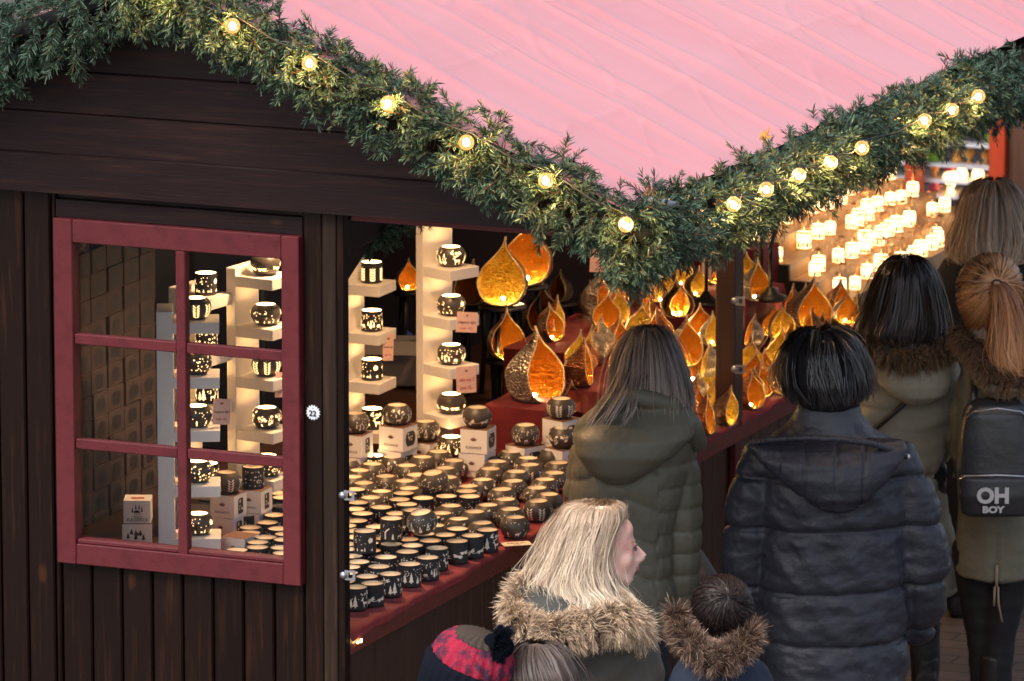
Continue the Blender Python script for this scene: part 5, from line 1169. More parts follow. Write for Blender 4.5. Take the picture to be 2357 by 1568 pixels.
# --- olive quilted jacket woman
P=Person(.36,1.75,'woman with long grey-brown hair in an olive quilted hooded jacket at the counter')
hc=P.L(1492,838,0); A_=[[P.L(1365,1010,0),P.L(1335,1160,.05),P.L(1340,1210,.25)],[P.L(1555,1010,0),P.L(1568,1200,.0),P.L(1558,1380,.06)]]
OLV=fabric('olive_quilt_nylon',(.125,.118,.088),.5,1.3,(.10,.094,.07),.4)
lg=body(P,hc,R_(22),1.0,A_,.72,legs=[[P.L(1400,1420,.02),P.L(1400,1600,.0),P.L(1395,1780,.0)],[P.L(1480,1420,.02),P.L(1485,1600,.0),P.L(1490,1780,.0)]]); trousers(P,lg,fabric('dark_denim',(.02,.024,.035)))
def bld(mb):
    P.loft(mb,[(925,1425,1560,.085,.0),(960,1380,1590,.12,0),(1000,1330,1600,.15,0),(1080,1312,1590,.155,0),(1200,1312,1560,.15,0),(1320,1318,1550,.155,0),(1440,1322,1565,.165,0)],24)
    P.chain(mb,[(1555,1030,.0,48),(1568,1100,.0,50),(1570,1220,.0,50),(1566,1320,.02,48),(1556,1400,.05,44)],14)
    P.chain(mb,[(1352,1040,.0,44),(1338,1130,.03,44),(1338,1185,.14,40),(1340,1205,.28,34)],14)
q1=quilt(.079,.011,slant=0.0,seed=2); 
def dz(c,n):
    arm=(c[:,0]>P.L(1512,1200,0)[0]); o1=quilt(.080,.012,seed=2,noise=.003)(c,n); o2=quilt(.125,.013,slant=.45,cx=P.L(1440,1200,0)[0],off=.03,seed=4)(c,n)
    return np.where(arm[:,None],o1,o2)
coat(P,bld,OLV,dz,.0065,3)
def hoodb(mb):
    P.loft(mb,[(905,1420,1560,.07,-.05),(935,1372,1592,.12,-.06),(965,1335,1606,.14,-.08),(1000,1318,1600,.14,-.11),(1040,1325,1560,.125,-.13),(1080,1352,1500,.10,-.13),(1108,1392,1462,.07,-.12)],24)
    P.chain(mb,[(1345,985,-.12,26),(1400,935,-.17,24),(1460,915,-.18,22),(1540,930,-.13,26),(1592,985,-.08,30),(1606,1020,-.02,24)])
coat(P,hoodb,OLV,lambda c,n:n*(.006*npnoise(c*[1,1,1.6],17,9)+.005*np.abs(npnoise(c,9,3))-.0)[:,None],.008,3,'hood')
mb=MB(); a=P.L(1606,1017,-.05); mb.sph(a,.008,8); mb.tube([a,a+[-.005,0,-.02]],.004,6); mb.build('toggle',STEEL,P.root)
hairdo(P,[(753,1484,1502,.02,.0),(760,1462,1524,.05,0),(778,1442,1545,.08,0),(810,1424,1562,.105,0),(850,1412,1577,.115,-.01),(890,1404,1586,.115,-.03),(920,1404,1588,.10,-.05),(945,1415,1586,.08,-.07),(968,1435,1580,.05,-.09)],H_GREYB,3600,18,.005,7,(.78,1),(0,.4),.012,.0023,seed=3,splay=.1,stray=.12,tv=.16)
hairdo(P,[(830,1425,1500,.10,-.04),(880,1400,1490,.11,-.08),(930,1370,1480,.10,-.15),(985,1335,1450,.08,-.21)],H_GREYB,60,16,.008,5,(.8,1),(0,.3),.006,.003,arc=(3.3,5.6),seed=8,base=False,name='loose_strands')
# --- black puffer
P=Person(.93,1.88,'person with short black hair in a long black quilted coat with a wide hood')
hc=P.L(1893,850,0); A_=[[P.L(1765,1040,0),P.L(1730,1270,.0),P.L(1760,1340,.12)],[P.L(2050,1050,0),P.L(2115,1280,.0),P.L(2085,1350,.10)]]
BLP=fabric('black_nylon_shell',(.026,.028,.042),.46,1.7,(.019,.020,.029),.4)
lg=body(P,hc,0,1.05,A_,.88); trousers(P,lg,fabric('charcoal_trousers',(.022,.023,.028)),1.1)
def bld(mb):
    P.loft(mb,[(945,1838,1975,.095,0),(985,1800,2000,.12,0),(1015,1765,2050,.155,0),(1060,1740,2085,.17,0),(1150,1738,2095,.18,0),(1250,1745,2090,.185,0),(1380,1742,2092,.19,0),(1480,1745,2090,.20,0),(1600,1752,2082,.21,0),(1700,1755,2080,.21,0)],28)
    P.chain(mb,[(1760,1055,0,56),(1735,1130,-.01,62),(1722,1230,0,62),(1716,1330,.02,60),(1735,1420,.09,54)],16)
    P.chain(mb,[(2062,1065,0,58),(2092,1140,-.01,64),(2112,1220,-.01,66),(2124,1300,.0,68),(2118,1385,.04,62),(2105,1440,.10,52)],16)
bx=P.L(1915,1200,0)[0]
def dz(c,n):
    # seams at measured heights
    zs_=[P.L(1915,y,-.18)[2] for y in (1118,1232,1370,1488,1600)]; z=c[:,2]+.010*npnoise(c,6,12); o=np.zeros(len(c))
    for k in range(len(zs_)): o-=.011*np.exp(-((z-zs_[k])/.007)**2)+.007*np.exp(-((z-zs_[k])/.022)**2)
    o+=.007*npnoise(c*[1.6,1,1.0],12,5)+.0045*npnoise(c*[1.2,1,2.0],38,6)+.0015*npnoise(c,110,7)
    # diagonal drag folds
    o+=.006*np.abs(np.sin((c[:,0]*1.1+c[:,2])*20+1.6*npnoise(c,5,8)))**3*(1)
    return n*o[:,None]
coat(P,bld,BLP,dz,.0085,3)
def hoodb(mb):
    P.loft(mb,[(1012,1728,2080,.045,-.12),(1030,1724,2090,.075,-.15),(1060,1745,2080,.09,-.17),(1100,1790,2050,.09,-.185),(1140,1835,2010,.085,-.19),(1170,1880,1975,.06,-.19),(1180,1905,1955,.035,-.185)],26)
def dh(c,n):
    o=.004*npnoise(c*[1,1,1.6],17,9)+.0022*npnoise(c*[.6,1,3],55,2)
    for px_ in (1790,1848,1920,1985): x0=P.L(px_,1080,-.2)[0]; o-=.007*np.exp(-((c[:,0]-x0-.06*(c[:,2]-1.2))/.004)**2)
    return n*o[:,None]
coat(P,hoodb,BLP,dh,.007,3,'hood')
mb=MB(); pth=[P.L(x,y,yo) for x,y,yo in ((1727,1022,-.14),(1770,1012,-.20),(1850,1008,-.245),(1920,1010,-.25),(2000,1020,-.23),(2050,1036,-.19),(2088,1052,-.13))]; mb.tube(pth,.012,10); blob('hood_rim',mb,.006,2,BLP,P.root,lambda c,n:n*(.0015*np.sin(c[:,0]*420))[:,None])
mb=MB(); mb.sph(P.L(2090,1052,-.14),(.008,.008,.011),8); mb.build('toggle',STEEL,P.root)
def colb(mb): P.loft(mb,[(930,1836,1980,.10,.0),(950,1830,1984,.108,0),(985,1822,1990,.115,-.01),(1012,1800,2010,.14,-.03)],26)
coat(P,colb,fabric('slate_nylon_collar',(.05,.055,.07),.5,.6),lambda c,n:n*(.003*npnoise(c*[1,1,3],35,2))[:,None],.007,2,'collar')
hairdo(P,[(758,1872,1905,.02,.02),(765,1845,1935,.06,.02),(780,1824,1958,.09,.01),(805,1808,1976,.118,0),(840,1800,1987,.128,0),(875,1802,1990,.13,-.01),(905,1815,1988,.125,-.01),(928,1832,1978,.11,-.02),(942,1845,1965,.09,-.03)],H_BLACK,3600,14,.007,8,(.5,1),(0,.7),.018,.003,seed=5,splay=.12,twist=.3,clumps=44,stray=.3,tv=.7,cf=.55)
# --- parka woman with dark hair
P=Person(.66,3.50,'woman with long straight dark brown hair in a khaki parka with brown fur hood trim')
hc=P.L(2085,665,0); A_=[[P.L(2000,870,0),P.L(1975,1000,.1),P.L(1985,1080,.3)],[P.L(2150,890,0),P.L(2180,975,.03),P.L(2140,1030,.18)]]
KHK=fabric('khaki_cotton',(.29,.265,.205),.75,1.2,(.24,.215,.16),.25)
lg=body(P,hc,0,.97,A_,.82); trousers(P,lg,fabric('black_leggings',(.014,.014,.017)),.95,1.0)
def bld(mb):
    P.loft(mb,[(790,2010,2170,.10,0),(830,1975,2205,.13,0),(880,1962,2215,.14,0),(960,1965,2190,.14,0),(1040,1975,2170,.13,0),(1095,1990,2162,.125,0),(1180,1985,2188,.14,0),(1260,1985,2202,.15,0),(1330,1990,2212,.155,0),(1356,1995,2205,.155,0)],26)
    P.chain(mb,[(2172,870,0,42),(2192,930,-.01,42),(2197,990,-.01,40),(2170,1035,.10,34),(2140,1050,.22,28)],14)
    P.chain(mb,[(2000,870,0,42),(1985,950,.04,42),(1978,1010,.14,38),(1982,1060,.28,30)],14)
def dz(c,n):
    zc_=P.L(2080,1100,-.1)[2]; o=.009*npnoise(c*[1,1,1.9],11,15)+.004*npnoise(c*[.7,1,2.4],34,16)+.006*np.abs(np.sin((c[:,2]*1.0-c[:,0]*.9)*17+2*npnoise(c,5,4)))**4
    o-=.014*np.exp(-((c[:,2]-zc_)/.012)**2); o+=.006*np.exp(-((c[:,2]-zc_)/.05)**2)*np.sin(c[:,0]*130)
    zy=P.L(2080,940,-.1)[2]; o-=.006*np.exp(-((c[:,2]-zy)/.004)**2)
    return n*o[:,None]
coat(P,bld,KHK,dz,.008,2,'parka')
def hoodb(mb): P.loft(mb,[(820,2010,2190,.07,-.09),(845,2012,2192,.09,-.12),(880,2020,2190,.10,-.14),(905,2040,2180,.09,-.145),(925,2075,2150,.06,-.14)],24)
coat(P,hoodb,KHK,lambda c,n:n*(.005*npnoise(c*[1,1,1.5],14,3)+.002*npnoise(c,50,8)-.005*np.exp(-((c[:,0]-P.L(2110,900,-.2)[0])/.0035)**2))[:,None],.007,3,'hood')
furtube(P,[P.L(*v) for v in ((1945,768,.05),(1975,785,-.05),(2010,803,-.13),(2063,826,-.20),(2116,830,-.21),(2158,812,-.18),(2193,790,-.10),(2215,772,.0))],.034,F_BRN,5500,(.025,.05),.002,seed=4,grav=.7,basem=F_BASE)
hairdo(P,[(589,2070,2102,.03,.02),(600,2048,2125,.07,.01),(625,2025,2145,.10,0),(665,2008,2158,.115,0),(705,1993,2166,.115,-.01),(740,1975,2170,.11,-.03),(765,1968,2165,.10,-.06),(785,1985,2150,.085,-.10),(800,2010,2130,.06,-.13)],H_DARK,3200,16,.006,6,(.72,1),(0,.35),.010,.0026,seed=6,splay=.16,stray=.12,tv=.15)
mb=MB(); P.chain(mb,[(1998,1000,-.13,8),(2040,965,-.17,8),(2085,925,-.18,8)],8); o=blob('bag_strap',mb,.005,1,BOOT,P.root)
mb=MB(); P.loft(mb,[(760,2085,2150,.075,-.04),(785,2082,2155,.08,-.05),(800,2085,2150,.08,-.05)],16); blob('scarf',mb,.008,2,fabric('pale_grey_knit',(.42,.38,.36),.9),P.root)
# --- ponytail girl
P=Person(1.02,3.42,'girl with a light ginger ponytail in a khaki fur-hooded parka and black leggings')
hc=P.L(2283,680,.02); A_=[[P.L(2240,890,0),P.L(2222,1010,.05),P.L(2228,1070,.18)],[P.L(2350,890,0),P.L(2375,1010,.05),P.L(2368,1070,.18)]]
K2=fabric('brown_khaki_cotton',(.165,.152,.112),.75,1.0,(.135,.125,.09),.25)
def legp(x1,y1,x2,y2,x3,y3,yo): return [P.L(x1,y1,yo),P.L(x2,y2,yo),P.L(x3,y3,yo)]
lg=body(P,hc,0,.95,A_,.82,legs=[legp(2250,1290,2262,1470,2268,1660,.03),legp(2325,1290,2300,1470,2285,1690,-.02)])
for l in lg: pass
mb=MB()
for l,rs in zip(lg,((66,44,34),(62,42,34))):
    l2=[l[0],l[1],l[2],(l[2][0],l[2][1],.08)]; mb.tube(l2,[rs[0]/720,rs[1]/720,rs[2]/720,.045],14); mb.sph(l2[0],rs[0]/720,12); mb.sph(l2[1],rs[1]/720,10)
mb.sph((lg[0][0]+lg[1][0])/2+[0,0,.03],(.16,.13,.12),14)
blob('leggings',mb,.011,3,fabric('black_stretch_cotton',(.010,.010,.013),.7),P.root,lambda c,n:n*(.004*npnoise(c*[1,1,3],26,3))[:,None])
for l in lg:
    mb=MB(); x,y,z=l[2]; mb.tube([(x,y-.05,.045),(x,y,.05),(x,y+.15,.035)],[.042,.05,.03],12); mb.tube([(x,y,.04),(x,y,.2)],[.052,.056],12); blob('boot',mb,.01,2,BOOT,P.root)
def bld(mb):
    P.loft(mb,[(790,2235,2345,.09,0),(840,2208,2375,.12,0),(900,2198,2385,.13,0),(1050,2210,2375,.13,0),(1185,2205,2382,.135,0),(1260,2198,2390,.14,0),(1318,2197,2392,.145,0),(1326,2240,2350,.13,0)],24)
    P.chain(mb,[(2225,880,0,34),(2216,960,.02,34),(2212,1040,.08,32),(2222,1090,.22,27)],12); P.chain(mb,[(2365,880,0,34),(2380,960,.02,34),(2385,1040,.08,32),(2375,1090,.22,27)],12)
coat(P,bld,K2,lambda c,n:n*(.008*npnoise(c*[1,1,1.9],11,25)+.003*npnoise(c*[.7,1,2.4],38,26)-.012*np.exp(-((c[:,0]-P.L(2290,1280,-.1)[0])/.008)**2)*np.clip((P.L(2290,1215,-.1)[2]-c[:,2])*6,0,1))[:,None],.008,2,'parka')
def hoodb(mb): P.loft(mb,[(815,2225,2360,.07,-.07),(850,2222,2372,.10,-.10),(885,2240,2370,.11,-.12),(910,2262,2350,.08,-.12)],20)
coat(P,hoodb,K2,lambda c,n:n*(.005*npnoise(c,14,3))[:,None],.008,3,'hood')
furtube(P,[P.L(*v) for v in ((2205,768,.02),(2225,785,-.06),(2250,812,-.13),(2270,846,-.18),(2295,873,-.21),(2330,880,-.21),(2370,865,-.15))],.034,F_BRN,4500,(.025,.05),.002,seed=7,grav=.6,basem=F_BASE)
mb=MB(); P.loft(mb,[(735,2232,2330,.085,0),(780,2225,2345,.10,-.01),(830,2235,2345,.10,-.04),(850,2262,2330,.08,-.08)],20); blob('scarf',mb,.008,2,fabric('beige_knit',(.34,.28,.22),.9),P.root)
# crown hair pulled to the tie
crown=[(596,2270,2300,.03,.03),(606,2245,2322,.07,.02),(630,2220,2340,.10,.01),(670,2204,2350,.115,0),(705,2203,2347,.11,0),(735,2212,2330,.10,0),(755,2225,2315,.085,0)]
mb=MB(); P.loft(mb,crown,22,2.1); hb=blob('hair',mb,.008,5,H_GING,P.root,lambda c,n:-n*.006); tattr(hb)
tie=P.L(2294,652,-.125); R0=interp_rows(P,crown,40); rg=np.random.default_rng(3); PP=[];NN=[]
for k in range(1900):
    a=rg.uniform(0,2*math.pi); s=rg.uniform(0,1)
    if a<math.pi: a=rg.uniform(0,2*math.pi)
    R=R0[int(s*39)]; p=np.array([R[0]+R[3]*math.copysign(abs(math.cos(a))**.9,math.cos(a)),R[1]+R[4]*math.copysign(abs(math.sin(a))**.9,math.sin(a)),R[2]]); cc=np.array([R0[20,0],R0[20,1],R0[18,2]])
    pts=[]
    for t in np.linspace(0,1,10):
        w=p*(1-t)+tie*t; d=w-cc; rr=np.linalg.norm((p-cc))*(1-t)+np.linalg.norm(tie-cc)*t; w=cc+d/np.linalg.norm(d)*rr*1.01; pts.append(w)
    PP.append(pts); NN.append(p-cc)
ribbons('hair_strands',np.array(PP),np.interp(np.linspace(0,1,10),[0,.2,1],[.3,1,.8])*.0032,H_GING,hb,np.array(NN))
mb=MB(); tt=[tie+np.array([.016*math.cos(a),.006*math.sin(a)-.002,.010*math.sin(a)]) for a in np.linspace(0,6.28,14)]; mb.tube(tt,.004,6); mb.build('hair_tie',BOOT,hb)
hairdo(P,[(650,2284,2306,.02,-.135),(668,2286,2326,.03,-.15),(700,2288,2342,.035,-.155),(750,2284,2350,.04,-.155),(800,2282,2354,.04,-.165),(840,2292,2362,.035,-.185),(872,2312,2372,.025,-.20)],H_GING,1300,18,.010,8,(.7,1),(0,.25),.008,.003,seed=9,splay=.25,name='ponytail',stray=.2)
mb=MB(); c=P.L(2293,1332,-.14); mb.tube([c+[0,0,.05],c,c+[.0,0,-.03]],.006,6); mb.tube([c+[-.006,0,-.03],c+[-.008,0,-.10]],.0045,6); mb.tube([c+[.006,0,-.03],c+[.008,0,-.09],c+[.022,0,-.16]],.004,6); mb.build('drawstring',mat('beige_cord',(.30,.23,.17),.8),P.root)
# backpack: its own thing
BPK=fabric('black_faux_leather',(.022,.024,.030),.36,.6,(.016,.017,.022),.6)
bp0=P.p0.copy(); Q=P
o=empty('backpack',P.p0,YAW,'small black leather-look backpack lettered OH BOY on the girl in the parka','backpack')
class _R: pass
def bblob(name,rows,m,disp=None,v=.007): mb=MB(); Q.loft(mb,rows,26,3.2); return blob(name,mb,v,3,m,o,disp)
bblob('bag_body',[(918,2250,2345,.03,-.19),(928,2228,2362,.05,-.20),(950,2214,2372,.06,-.21),(1000,2206,2380,.065,-.215),(1080,2203,2384,.07,-.22),(1150,2206,2382,.07,-.22),(1178,2215,2372,.06,-.22)],BPK,lambda c,n:n*(.004*npnoise(c,16,5))[:,None])
bblob('front_pocket',[(1092,2210,2378,.03,-.275),(1100,2206,2382,.036,-.28),(1140,2206,2382,.038,-.285),(1180,2212,2376,.034,-.28),(1188,2225,2362,.02,-.28)],BPK,lambda c,n:n*(.002*npnoise(c,20,6))[:,None],.006)
mb=MB(); mb.tube([Q.L(x,y,yo) for x,y,yo in ((2206,1104,-.30),(2222,1096,-.318),(2295,1094,-.322),(2365,1097,-.318),(2384,1106,-.30))],.004,6); mb.build('zip',STEEL,o)
mb=MB(); mb.tube([Q.L(x,y,yo) for x,y,yo in ((2222,965,-.26),(2240,948,-.275),(2295,940,-.285),(2350,948,-.275),(2368,965,-.26))],.0035,6); mb.build('zip',STEEL,o)
for sx in (2240,2350):
    mb=MB(); mb.tube([Q.L(sx,935,-.17),Q.L(sx,880,-.10),Q.L(sx,860,.0),Q.L(sx,930,.13),Q.L(sx,1080,.14)],.014,8,flat=.4); mb.build('shoulder_strap',BPK,o)
lp=Q.L(2285,1143,-.327); LET=mat('silver_grey_print',(.52,.52,.54),.4)
text('OH',.075,'lettering',LET,o,tuple(lp),(math.pi/2-R_(4),0,0),sx=1.0,bold=.0035); lp=Q.L(2285,1174,-.325); text('BOY',.032,'lettering',LET,o,tuple(lp),(math.pi/2-R_(4),0,0),sx=1.2,bold=.0016)
# --- tall woman far right
P=Person(.55,4.72,'tall woman with long ash-blonde hair in a black coat at the far right')
hc=P.L(2282,500,0); A_=[[P.L(2185,640,0),P.L(2155,800,0),P.L(2180,900,.2)],[P.L(2370,640,0),P.L(2400,800,0),P.L(2380,900,.2)]]
lg=body(P,hc,0,1.02,A_,.88); trousers(P,lg,fabric('black_jeans',(.012,.012,.015)))
BKC=fabric('black_wool_coat',(.009,.009,.011),.85,.6)
def bld(mb):
    P.loft(mb,[(570,2230,2335,.08,0),(600,2170,2395,.12,0),(650,2142,2420,.14,0),(760,2150,2420,.15,0),(950,2150,2410,.16,0),(1250,2150,2420,.17,0)],22); P.chain(mb,[(2175,650,0,42),(2160,740,0,44),(2158,840,.06,40),(2180,900,.2,30)]); P.chain(mb,[(2385,650,0,42),(2400,740,0,44),(2400,840,.06,40),(2380,900,.2,30)])
coat(P,bld,BKC,lambda c,n:n*(.006*npnoise(c,12,25))[:,None],.011,3)
hairdo(P,[(412,2268,2302,.03,.02),(422,2245,2325,.06,.02),(445,2222,2345,.10,.01),(485,2208,2358,.115,0),(525,2198,2366,.115,-.02),(560,2190,2372,.11,-.04),(590,2195,2372,.10,-.06),(612,2215,2362,.08,-.08)],H_TALL,2200,16,.012,7,(.72,1),(0,.35),.012,.0035,seed=12,splay=.2,stray=.2)
# --- blonde in front
P=Person(1.05,-.60,'blonde woman seen in profile in an olive parka with a thick tan fur hood')
hc=P.L(1395,1262,0); 
phi=R_(-84); s=1.02
A_=[[P.L(1240,1500,.0),P.L(1200,1700,.05),P.L(1240,1800,.2)],[P.L(1450,1500,.1),P.L(1490,1700,.1),P.L(1480,1800,.2)]]
lg=body(P,hc,phi,s,A_,.85); trousers(P,lg,fabric('blue_jeans',(.03,.04,.07)))
def hp(x,y,z): X,Y=rot2(x*s,y*s,phi); return np.array([hc[0]+X,hc[1]+Y,hc[2]+z*s])
# eye, brow, lips, ear-ring on the visible side (+x of head = toward viewer)
for sx in (1,):
    mb=MB(); mb.sph(hp(sx*.030,.0735,.005),(.010,.010,.0065),12); mb.build('eye',mat('eye_white',(.3,.26,.25),.4),P.root)
    mb=MB(); mb.sph(hp(sx*.032,.0845,.005),(.0045,.0045,.005),10); mb.build('iris',mat('dark_iris',(.05,.05,.06),.25),P.root)
    mb=MB(); mb.tube([hp(sx*.016,.086,.010),hp(sx*.030,.0865,.0135),hp(sx*.044,.076,.008)],[.0016,.0026,.0018],6); mb.tube([hp(sx*.018,.087,.0035),hp(sx*.032,.086,-.0025),hp(sx*.044,.076,.002)],[.0009,.0012,.0009],5); mb.build('eyelid',mat('dark_lashes',(.09,.04,.035),.6),P.root)
    mb=MB(); mb.tube([hp(sx*.014,.0855,.024),hp(sx*.032,.0815,.030),hp(sx*.048,.070,.025)],[.0016,.0024,.0012],6); mb.build('eyebrow',mat('blonde_brow',(.33,.2,.12),.7),P.root)
mb=MB(); mb.tube([hp(-.021,.080,-.059),hp(-.008,.0945,-.0565),hp(0,.0955,-.058),hp(.008,.0945,-.0565),hp(.021,.080,-.059)],[.002,.0045,.0042,.0045,.002],8); mb.tube([hp(-.019,.079,-.063),hp(0,.0935,-.0675),hp(.019,.079,-.063)],[.002,.0052,.002],8); mb.build('lips',mat('rose_lips',(.5,.16,.14),.4),P.root)
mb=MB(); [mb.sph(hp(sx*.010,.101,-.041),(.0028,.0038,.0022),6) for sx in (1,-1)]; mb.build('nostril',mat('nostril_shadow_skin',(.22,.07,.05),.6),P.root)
mb=MB(); mb.sph(hp(.084,-.006,-.052),.0055,8); mb.build('pearl_earring',mat('pearl_pink',(.8,.55,.55),.25,coat=.5),P.root)
BLK_=[(1160,1345,1410,.03,.0),(1170,1308,1430,.065,.0),(1192,1296,1430,.09,.0),(1225,1282,1416,.10,.0),(1262,1270,1406,.10,-.01),(1298,1260,1396,.095,-.02),(1332,1256,1392,.09,-.03),(1362,1264,1396,.08,-.04),(1388,1280,1402,.07,-.05),(1404,1312,1396,.045,-.05)]
hairdo(P,BLK_,H_BLON,9500,26,.020,7.5,(.72,1),(0,.4),.016,.0017,seed=14,splay=.16,stray=.2,clumps=40,tv=.35,cf=.8)
hairdo(P,[(1168,1300,1430,.09,0),(1215,1262,1425,.105,-.01),(1270,1235,1412,.105,-.02),(1320,1215,1402,.10,-.03),(1360,1212,1400,.09,-.04),(1390,1235,1398,.08,-.05)],H_BLON,200,22,.022,9,(.7,1),(0,.5),.02,.0016,seed=44,arc=(2.4,4.6),base=False,name='flyaway_hair',clumps=50,tv=.6,stray=.6)
hairdo(P,[(1185,1310,1420,.09,-.01),(1230,1285,1418,.10,-.01),(1290,1262,1402,.10,-.02),(1340,1252,1410,.09,-.04),(1385,1265,1445,.08,-.08),(1412,1300,1485,.07,-.11)],H_BLON,420,20,.020,8,(.8,1),(0,.5),.012,.0045,seed=15,arc=(3.0,6.4),base=False,name='loose_waves',clumps=14)
OLP=fabric('olive_parka_cotton',(.075,.066,.052),.62,1.0,(.06,.052,.04),.4)
def bld(mb):
    P.loft(mb,[(1395,1260,1420,.10,.0),(1440,1195,1475,.14,0),(1490,1165,1500,.16,0),(1560,1155,1508,.17,0),(1650,1160,1505,.18,0),(1900,1150,1510,.19,0),(2050,1150,1510,.19,0)],24)
    P.chain(mb,[(1190,1500,0,52),(1175,1600,0,56),(1185,1720,.04,52),(1230,1790,.2,40)]); P.chain(mb,[(1460,1490,0,54),(1470,1600,0,56),(1480,1720,.04,52),(1470,1790,.2,40)])
coat(P,bld,OLP,lambda c,n:n*(.008*npnoise(c*[1,1,1.6],12,33)+.003*npnoise(c,40,35)+.007*np.abs(np.sin((c[:,2]-c[:,0]*.8)*22+2*npnoise(c,5,4)))**4)[:,None],.009,2,'parka')
def hoodb(mb): P.loft(mb,[(1345,1180,1300,.05,-.06),(1390,1172,1400,.09,-.09),(1440,1175,1470,.11,-.10),(1475,1200,1470,.08,-.10)],22)
coat(P,hoodb,fabric('grey_green_lining',(.07,.072,.065),.8),None,.01,3,'hood')
furtube(P,[P.L(*v) for v in ((1228,1325,.02),(1202,1362,-.06),(1186,1405,-.13),(1198,1440,-.19),(1250,1458,-.22),(1310,1450,-.23),(1370,1436,-.22),(1420,1425,-.18),(1455,1430,-.12),(1472,1462,-.06))],[.030,.036,.042,.046,.050,.054,.054,.056,.050,.036],F_TAN,16000,(.024,.056),.0018,seed=17,grav=.45,along=.45,spread=.75,clump=90,basem=F_BASE)
# --- child in front with spiky fur hood
P=Person(1.12,.42,'small child with short dark hair in a navy coat with spiky brown fur hood')
cc=P.L(1661,1398,0); A_=[[P.L(1605,1570,0),P.L(1585,1640,.02),P.L(1610,1680,.06)],[P.L(1715,1570,0),P.L(1740,1640,.02),P.L(1715,1680,.06)]]
lg=body(P,cc,0,.88,A_,.5); trousers(P,lg,fabric('navy_trousers',(.015,.02,.04)),.7)
NAV=fabric('navy_wool',(.016,.024,.05),.75,.8)
def bld(mb): P.loft(mb,[(1470,1620,1705,.07,0),(1520,1560,1745,.10,0),(1568,1535,1775,.12,0),(1650,1540,1770,.13,0),(1850,1530,1780,.14,0)],20); P.chain(mb,[(1580,1550,0,36),(1562,1620,0,38),(1570,1700,.06,32)]); P.chain(mb,[(1735,1550,0,36),(1765,1610,0,38),(1755,1700,.06,32)])
coat(P,bld,NAV,lambda c,n:n*(.006*npnoise(c,14,33))[:,None],.01,3)
rows=[(1331,1645,1680,.03,.0),(1338,1625,1700,.06,0),(1355,1607,1717,.085,0),(1380,1596,1727,.098,0),(1405,1594,1729,.10,0),(1430,1600,1722,.095,0),(1452,1615,1705,.082,0),(1470,1635,1690,.06,0)]
mb=MB(); P.loft(mb,rows,22,2.0); hb=blob('hair',mb,.007,5,H_CHILD,P.root,lambda c,n:-n*.007); tattr(hb)
R0=interp_rows(P,rows,40); C_=np.array([R0[20,0],R0[20,1],R0[20,2]]); wh=P.L(1676,1372,-.085); rg=np.random.default_rng(6); PP=[];NN=[]
wd=(wh-C_)/np.linalg.norm(wh-C_); u1=np.cross(wd,[0,0,1]); u1/=np.linalg.norm(u1); u2=np.cross(wd,u1); rx=np.array([.096,.105,.098])
for k in range(2600):
    a=rg.uniform(0,6.283); t0=rg.uniform(.02,1.9); tl=rg.uniform(.35,.7); pts=[]
    for t in np.linspace(t0,t0+tl,8):
        aa=a+.35*t; d=wd*math.cos(t)+(u1*math.cos(aa)+u2*math.sin(aa))*math.sin(t); pts.append(C_+d*rx*(1.0+.12*(t-t0)*rg.uniform(.0,1.3)))
    PP.append(pts); NN.append(np.array(pts[3])-C_+rg.normal(0,.055,3))
ribbons('hair_strands',np.array(PP),np.interp(np.linspace(0,1,8),[0,.3,1],[.6,1,.2])*.0032,H_CHILD,hb,np.array(NN))
for px_,py_ in ((1600,1412),(1720,1440)):
    mb=MB(); mb.sph(P.L(px_,py_,.0),(.012,.014,.022),12); mb.build('ear',SKIN,P.root)
furtube(P,[P.L(*v) for v in ((1556,1405,.0),(1562,1440,-.06),(1585,1478,-.11),(1618,1508,-.13),(1655,1520,-.14),(1690,1505,-.12),(1718,1475,-.08),(1728,1440,.0))],[.024,.030,.036,.040,.042,.040,.034,.026],F_CH,8000,(.022,.05),.0017,seed=19,grav=.12,along=.1,spread=.45,clump=60,basem=F_BASE)
mb=MB(); [mb.sph(P.L(x,y,-.10),(.007,.006,.005),8) for x,y in ((1635,1483),(1645,1486),(1655,1488),(1666,1487),(1676,1488))]; blob('white_label',mb,.003,1,mat('white_cotton_tape',(.7,.72,.75),.7),P.root)
# --- beanie child
P=Person(1.0,-1.22,'child in a navy knitted bobble hat with a red checked band')
cc=P.L(1066,1578,0); A_=[[P.L(960,1760,0),P.L(950,1900,0),P.L(960,2000,.1)],[P.L(1160,1760,0),P.L(1170,1900,0),P.L(1160,2000,.1)]]
lg=body(P,cc,R_(-20),.95,A_,.7); trousers(P,lg,fabric('grey_trousers',(.04,.04,.05)),.85)
coat(P,lambda mb:P.loft(mb,[(1690,1020,1110,.07,0),(1740,940,1180,.12,0),(1850,925,1195,.14,0),(2100,920,1200,.15,0)],20),NAV,None,.012,3)
hat=empty('bobble_hat',tuple(P.p0+RT*cc[0]+FH*cc[1]+UZ*cc[2]),YAW,None); hat.parent=None
bpy.data.objects.remove(hat)
NAVK=fabric('navy_rib_knit',(.008,.010,.017),.95,spec=.08); REDK=mat('red_check_knit',(.55,.012,.06),.9,bump=(150,.5,(1,1,1))); GRK=fabric('grey_melange_knit',(.07,.055,.045),.95,spec=.1)
nn=REDK.node_tree.nodes; LL=REDK.node_tree.links; ck=nn.new('ShaderNodeTexChecker'); ck.inputs['Scale'].default_value=26; ck.inputs['Color1'].default_value=(.62,.015,.07,1); ck.inputs['Color2'].default_value=(.62,.015,.07,1); ck.inputs['Color2'].default_value=(.05,.01,.03,1)
